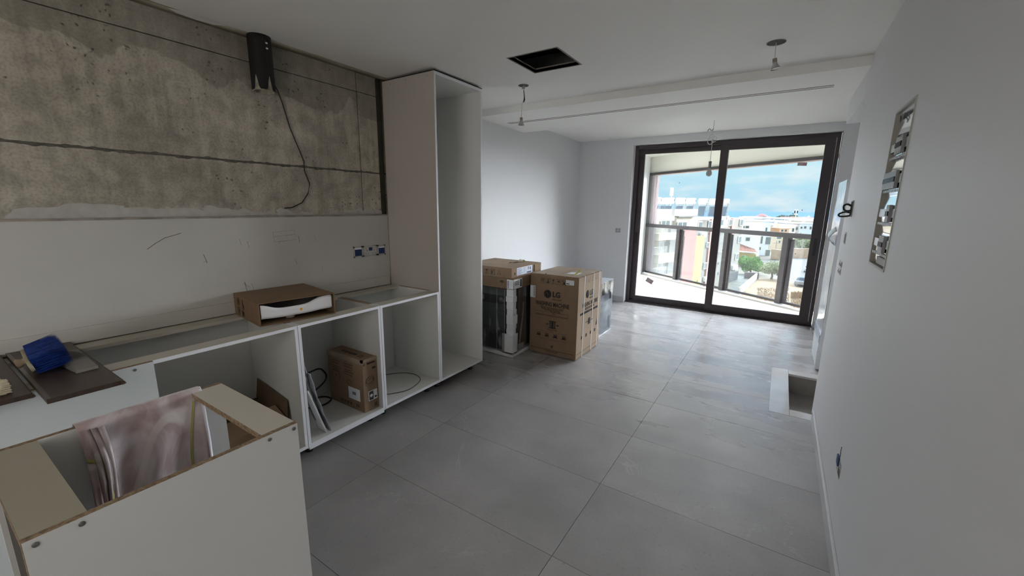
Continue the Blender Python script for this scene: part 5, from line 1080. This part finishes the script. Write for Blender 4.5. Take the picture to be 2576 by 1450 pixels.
# rooftop water heaters
whm = mat('tank_white', (.76, .77, .78), .4)
for k, (px, py) in enumerate(((1650, 513), (1683, 513), (1711, 513), (1737, 513), (1768, 513), (1795, 513), (1822, 513), (1668, 514))):
    c_ = at(px, py + 6, 56 + k * .8 if k < 7 else 60); lb = ('leftmost rooftop water heater, half hidden by the railing jamb', 'rooftop water heater in front of the antenna mast', 'third rooftop water heater from the left', 'fourth rooftop water heater from the left, above the white block corner', 'fifth rooftop water heater from the left, just left of the door stile', 'rooftop water heater right behind the door stile', 'rightmost rooftop water heater, right of the door stile', 'small rooftop water heater behind the second one')[k]
    t = empty('water_heater', (c_.x, c_.y, ZTOP), lb, 'water heater', 'solar water heaters on the apartment roof')
    M().tube([(c_.x - .64, c_.y, 2.5), (c_.x - .58, c_.y, 2.5), (c_.x + .58, c_.y, 2.5), (c_.x + .64, c_.y, 2.5)], [.25, .42, .42, .25], 14).build('tank', whm, t)
    m_ = M()
    for sx2 in (-.5, .5):
        for sy2 in (-.35, .35): m_.box(c_.x + sx2 - .03, c_.x + sx2 + .03, c_.y + sy2 - .03, c_.y + sy2 + .03, ZTOP, 2.2)
    m_.box(c_.x - .55, c_.x + .55, c_.y - .38, c_.y - .32, 1.0, 1.08).box(c_.x - .55, c_.x + .55, c_.y - .38, c_.y - .32, 1.9, 1.98).build('stand', mat('stand_grey', (.35, .37, .38), .5), t)
    M().add([(c_.x - .45, c_.y - .4, 1.8), (c_.x + .45, c_.y - .4, 1.8), (c_.x + .45, c_.y - 1.3, .45), (c_.x - .45, c_.y - 1.3, .45)], [(0, 1, 2, 3)]).build('collector', mat('collector', (.16, .20, .22), .25), t, solid=.06)
def mast(px, py0, py1, depth, label, n=4):
    a = at(px, py1, depth); b_ = at(px, py0, depth); t = empty('antenna_mast', (a.x, a.y, a.z), label, 'antenna')
    M().cyl(a, (a.x, a.y, b_.z), .05 * depth / 60, n=6).build('pole', wfr, t)
    for k in range(n):
        z_ = b_.z - (b_.z - a.z) * .12 * k; q_ = depth / 60; M().box(a.x - .22 * q_, a.x - .10 * q_, a.y - .05, a.y + .05, z_ - .4 * q_, z_).box(a.x + .10 * q_, a.x + .22 * q_, a.y - .05, a.y + .05, z_ - .4 * q_, z_).build('antenna_panel', whm, t)
mast(1686, 473, 526.5, 60, 'antenna mast on the roof of the apartment block', 3); mast(2000, 527, 554, 243, 'distant antenna mast on the town skyline', 3)
M_poles = ((1952, 606, 652, 'thin street pole in front of the orange house'), (2018, 600, 645, 'thin street pole at the right beside the parked cars'))
for (px, y0_, y1_, lb) in M_poles:
    g_ = on_ground(px - 4, y1_, GZ); dpt = Vector((g_.x, g_.y, GZ - CH)).dot(Vector(RR[2])); tp = at(px, y0_, dpt)
    o = M().cyl((g_.x, g_.y, GZ), (g_.x, g_.y, tp.z), .12, .08, 8).box(g_.x - .8, g_.x + .8, g_.y - .05, g_.y + .05, tp.z - .6, tp.z - .5).build('street_pole', mat('pole_grey', (.33, .30, .27), .8)); tag(o, lb, 'pole')

# other houses: (name,label, px0, px1, ytop, ybase, depth, colour, windows)
def house(px0, px1, ytop, depth, deep, col_, label, wins, name='house', group=None, zb_=None, side=None, roof=None):
    a = at(px0, ytop, depth); b_ = at(px1, ytop, depth); zt_ = (a.z + b_.z) / 2; zt_ -= .3; zg = GZ - 8 if zb_ is None else zb_
    t = empty(name, ((a.x + b_.x) / 2, a.y, zg), label, 'building', group)
    u = Vector((b_.x - a.x, b_.y - a.y)).normalized(); n = Vector((u.y, -u.x))
    if n.y > 0: n = -n
    bk = -n * deep
    M().prism([(a.x, a.y), (b_.x, b_.y), (b_.x + bk.x, b_.y + bk.y), (a.x + bk.x, a.y + bk.y)], zg, zt_).build('walls', col_, t)
    m_ = M().prism([tuple(Vector((a.x, a.y)) - u * .3 + n * .3), tuple(Vector((b_.x, b_.y)) + u * .3 + n * .3), (b_.x + bk.x, b_.y + bk.y), (a.x + bk.x, a.y + bk.y)], zt_, zt_ + .3); m_.build('parapet', roof or col_, t)
    rr_ = random.Random(int(px0 * 7 + depth)); wid = (Vector((b_.x - a.x, b_.y - a.y))).length
    for q_ in range(max(1, int(wid / 7))):
        s_ = rr_.uniform(.1, .8) * wid; e_ = rr_.uniform(.08, .16) * min(wid, 16); c0 = Vector((a.x, a.y)) + u * s_ - n * rr_.uniform(1, 5); hh_ = rr_.uniform(.8, 2.0) * min(1, 200 / depth + .3)
        M().box(c0.x, c0.x + e_, c0.y, c0.y + e_, zt_ + .2, zt_ + .3 + hh_ * .6).build('roof_hut', rr_.choice((hw2, hg, col_)), t)
    P0 = Vector((a.x, a.y))
    for w_ in wins: win(P0, u, n, *w_, par=t, off=.02)
    return t
hw = mat('house_white', (.84, .84, .83), .8); hw2 = mat('house_pale', (.62, .62, .60), .8); hb = mat('house_bluish', (.55, .64, .70), .8); hs = mat('house_sand', (.60, .50, .36), .8); ho = mat('house_orange', (.62, .50, .36), .8); hg = mat('house_grey', (.44, .43, .41), .8)
house(1866, 1921, 554, 112, 8, hw, 'large white block right of the apartment building', [(1874, 568, 1884, 575), (1875, 597, 1886, 607), (1870, 568, 1872, 575), (1914, 594, 1917, 614), (1910, 621, 1913, 630)])
house(1921, 1941, 556, 114, 12, hb, 'glazed stairwell block joined to the big white house', [(1925, 572, 1928, 590), (1924, 596, 1938, 616), (1924, 628, 1936, 645)])
house(1946, 2003, 566, 150, 20, hw, 'long white house with an orange lower front', [(1950, 571, 1960, 577), (1992, 574, 1997, 584)])
house(1942, 1990, 594, 128, 8, ho, 'yellow-orange house with brown shutters above the street', [(1952, 596, 1966, 602), (1958, 605, 1962, 612)])
house(1962, 1986, 574, 140, 5, mat('house_terracotta', (.66, .42, .27), .8), 'small orange house front with two dark windows', [(1964, 577, 1970, 584), (1973, 577, 1979, 584)])
house(1996, 2012, 562, 165, 12, hg, 'narrow grey-brown house with an open balcony', [(1999, 571, 2007, 580)])
house(2010, 2052, 562, 170, 20, hb, 'pale blue-white house with three windows near the door stile', [(2013, 570, 2018, 576), (2022, 569, 2028, 576), (2036, 570, 2041, 578), (2044, 570, 2048, 578)])
house(1952, 1968, 555, 200, 15, hw, 'small white house left of the long skyline roof', [(1955, 555, 1962, 559)])
house(1970, 1988, 556, 215, 15, hs, 'sand-coloured house on the skyline with dark openings', [(1974, 556, 1977, 560), (1982, 556, 1986, 560)])
house(1985, 2006, 552, 240, 20, hb, 'bluish block near the distant antenna mast', [(1990, 553, 1994, 556), (1998, 553, 2001, 556)])
house(1978, 1992, 549, 260, 18, hw, 'white roofed house just left of the distant mast', [(1984, 545, 1988, 547)])
house(2012, 2042, 547.5, 270, 20, hw, 'wide white villa with a red-brown roof edge on the skyline', [(2018, 551, 2024, 553)], roof=mat('roof_red', (.30, .13, .12), .8))
house(2022, 2050, 556, 225, 15, hw2, 'long pale terrace row below the red-edged villa', [(2026, 555, 2030, 557), (2033, 555, 2037, 557)])
house(2046, 2075, 551, 250, 15, hw, 'white house partly behind the right door frame', [(2044, 556, 2047, 559)])
# skyline pavilion with a red hip roof
t = empty('pavilion', at(1916, 549, 116), 'small pavilion with a dark red hip roof against the sea, above the large white block', 'building'); a = at(1916, 543.5, 116)
M().box(a.x - 1.0, a.x + 1.0, a.y, a.y + 2, a.z - 1.1, a.z).build('walls', hw2, t); M().add([(a.x - 1.4, a.y - .5, a.z), (a.x + 1.4, a.y - .5, a.z), (a.x + 1.4, a.y + 2.5, a.z), (a.x - 1.4, a.y + 2.5, a.z), (a.x, a.y + 1, a.z + .75)], [(0, 1, 4), (1, 2, 4), (2, 3, 4), (3, 0, 4), (0, 3, 2, 1)]).build('roof', mat('roof_maroon', (.26, .10, .10), .8), t)
# roof tanks on the big white block
for k in range(6):
    c_ = at(1877 + 10.5 * k, 549.5, 116); z_ = at(1880, 553, 112).z
    t = empty('roof_tank', (c_.x, c_.y, z_), 'one in a row of white tanks on the big white block', 'water heater', 'white tanks on the big white block'); M().tube([(c_.x - .9, c_.y, z_ + .5), (c_.x + .9, c_.y, z_ + .5)], .33, 10).build('tank', whm, t); M().box(c_.x - .8, c_.x + .8, c_.y - .2, c_.y + .2, z_, z_ + .2).build('stand', mat('stand_grey', (.35, .37, .38), .5), t)
# filler town
rnd = random.Random(11)
for k in range(80):
    dpt = 300 + 8 * k; px0 = 1868 + (k * 61.8) % 195; w_ = rnd.uniform(4, 11); yt = 553.5 - (dpt - 300) * .010 + rnd.uniform(-1.5, 1.5)
    house(px0, px0 + w_, yt, dpt, 12, rnd.choice((hw, hw, hw2, hb, hs, mat('house_cream', (.66, .62, .50), .8))), 'tiny distant white house in the town just below the sea horizon', [(px0 + w_ * .15, yt + 1.2, px0 + w_ * .35, yt + 3), (px0 + w_ * .6, yt + 1.2, px0 + w_ * .8, yt + 3)], group='tiny distant houses of the town', zb_=GZ - 30)
# tiled-roof house in front
t = empty('tiled_house', on_ground(1880, 668, GZ), 'low house with an orange tiled roof behind the green tree', 'building')
a = at(1853, 617, 96); b_ = at(1905, 640, 92); zb_ = b_.z - .9
hA, hB = Vector((at(1850, 632, 97).x, at(1850, 632, 97).y)), Vector((at(1902, 645, 92).x, at(1902, 645, 92).y))
M().prism([tuple(hA), tuple(hB), (hB.x, hB.y + 9), (hA.x, hA.y + 9)], GZ, at(1902, 640, 92).z).build('walls', ayl, t)
eL, eR, rR, rL = at(1850, 632, 96), at(1904, 637, 91), at(1896, 629, 96), at(1850, 612, 103)
M().add([eL, eR, rR, rL], [(0, 1, 2, 3)]).build('roof_plane', mat('roof_orange', (.17, .065, .04), .8, noise=(2, .2)), t, solid=.25)
m_ = M()
for k in range(16):
    f = k / 15; m_.tube([eL.lerp(eR, f) + Vector((0, 0, .2)), rL.lerp(rR, f) + Vector((0, 0, .2))], .10, 5)
m_.build('roof_ribs', mat('roof_rib', (.14, .05, .03), .8), t); M().tube([eL, eR], .18, 6).build('eaves', hw, t)
win(hA, (hB - hA).normalized(), Vector(((hB - hA).normalized().y, -(hB - hA).normalized().x)), 1868, 642, 1876, 650, par=t, off=.05)
# retaining walls / plots
for (pts, lb) in (([(1938, 652), (1975, 656)], 'brown retaining wall below the orange house'), ([(1988, 650), (2032, 650)], 'tan block wall round the empty plot by the street')):
    a, b_ = [on_ground(*p, GZ) for p in pts]; o = M().wall(a, b_, GZ, GZ + 2.6, .5).build('retaining_wall', mat('tan_wall', (.52, .38, .26), .9, noise=(.6, .25))); tag(o, lb, 'wall')
# trees
def tree(px, py, w_, h_, col_, label, seed, n=2600, leaf=.28, trunk=1.4, lumps=9):
    g_ = on_ground(px, py, GZ); r2 = random.Random(seed); t = empty('tree', g_, label, 'tree')
    M().tube([(g_.x, g_.y, GZ), (g_.x + .1, g_.y, GZ + trunk), (g_.x - .1, g_.y, GZ + trunk + h_ * .4)], [.25, .18, .06], 7).build('trunk', mat('bark', (.13, .10, .07), .9), t)
    m_ = M(); cs = [(r2.uniform(-.62, .62) * w_ / 2, r2.uniform(-.5, .5) * w_ / 2, trunk + h_ * r2.uniform(.22, .78), r2.uniform(.3, .5) * min(w_, h_) / 1.3) for _ in range(lumps)]
    for i in range(n):
        cx2, cy2, cz2, rr_ = cs[i % lumps]; v_ = Vector((r2.gauss(0, 1), r2.gauss(0, 1), r2.gauss(0, .8))).normalized() * rr_ * r2.uniform(.75, 1.05); p = Vector((g_.x + cx2, g_.y + cy2, GZ + cz2)) + v_
        a1 = Vector((r2.uniform(-1, 1), r2.uniform(-1, 1), r2.uniform(-1, 1))).normalized() * leaf; a2 = a1.orthogonal().normalized() * leaf * .6
        m_.add([p - a1, p + a2, p + a1, p - a2], [(0, 1, 2, 3)])
    m_.build('foliage', col_, t, kind='stuff'); return t
gm = mat('leaf_green', (.10, .24, .05), .8, noise=(.9, .5)); gm2 = mat('leaf_olive', (.26, .30, .16), .85, noise=(.9, .4))
tree(1886, 690, 4.6, 3.0, gm, 'dense bright green tree beside the tiled house', 1, 5200, .17, .5, 16)
tree(1940, 703, 4.4, 3.0, gm2, 'loose olive-green tree in front of the street', 2, 2600, .15, .6, 14)
tree(2034, 640, 12, 5, gm2, 'olive trees above the tan block wall at the right', 4, 2200, .35, .6, 12)
for k, (px, py, lb) in enumerate(((1993, 550, 'dark treetop left of the distant mast'), (1966, 551, 'dark treetop beside the sand-coloured skyline house'))):
    a = at(px, py, 292 + 10 * k); t = empty('tree', (a.x, a.y, a.z - 8), lb, 'tree'); r2 = random.Random(k + 20); m_ = M()
    for i in range(700):
        v_ = Vector((max(-3, min(3, r2.gauss(0, 1.4))), r2.gauss(0, .6), r2.gauss(0, .9))); p = a + v_; m_.add([p + Vector((-.6, 0, 0)), p + Vector((0, 0, .5)), p + Vector((.6, 0, 0)), p + Vector((0, 0, -.5))], [(0, 1, 2, 3)])
    m_.build('foliage', mat('leaf_dark', (.10, .14, .10), .9), t, kind='stuff'); M().cyl((a.x, a.y, a.z - 8), (a.x, a.y, a.z), .3, n=6).build('trunk', mat('bark', (.13, .10, .07), .9), t)
# cars
def car(px, py, ang, col_, label, s_=1.0):
    g_ = on_ground(px, py, GZ); t = empty('car', (g_.x, g_.y, GZ), label, 'car'); R_ = Matrix.Translation((g_.x, g_.y, GZ + .03)) @ Matrix.Rotation(ang, 4, 'Z') @ Matrix.Scale(s_, 4)
    m_ = M(); m_.T = R_; m_.add([(x_, y_, z_) for y_ in (-.85, .85) for x_, z_ in ((-2.1, .3), (2.1, .3), (2.1, .75), (1.3, .9), (-1.9, .95), (-2.1, .8))], [(0, 1, 2, 3, 4, 5), (11, 10, 9, 8, 7, 6)] + [(i, (i + 1) % 6, 6 + (i + 1) % 6, 6 + i) for i in range(6)]); m_.build('body', col_, t, bevel=.05)
    m_ = M(); m_.T = R_; m_.hexa([(-1.7, -.78, .93), (1.1, -.78, .93), (1.1, .78, .93), (-1.7, .78, .93)], [(-1.2, -.65, 1.42), (.4, -.65, 1.42), (.4, .65, 1.42), (-1.2, .65, 1.42)]); m_.build('cabin', mat('car_glass', (.08, .10, .12), .15), t)
    for x_ in (-1.3, 1.3):
        for y_ in (-.86, .76): m_ = M(); m_.T = R_; m_.cyl((x_, y_, .32), (x_, y_ + .12, .32), .32, n=12); m_.build('wheel', blackpl, t)
car(2019, 718, 1.35, mat('car_silver', (.35, .37, .40), .3, metal=.5), 'grey car parked on the street edge near the dry plot'); car(2038, 684, 1.4, mat('car_white', (.7, .72, .74), .3), 'white car on the street next to the door stile')
car(2026, 636, .1, mat('car_blue', (.16, .22, .30), .3), 'dark car on the lot above the tan wall'); car(2000, 625, .1, mat('car_silver', (.35, .37, .40), .3), 'silver car on the far lot left of the dark car')
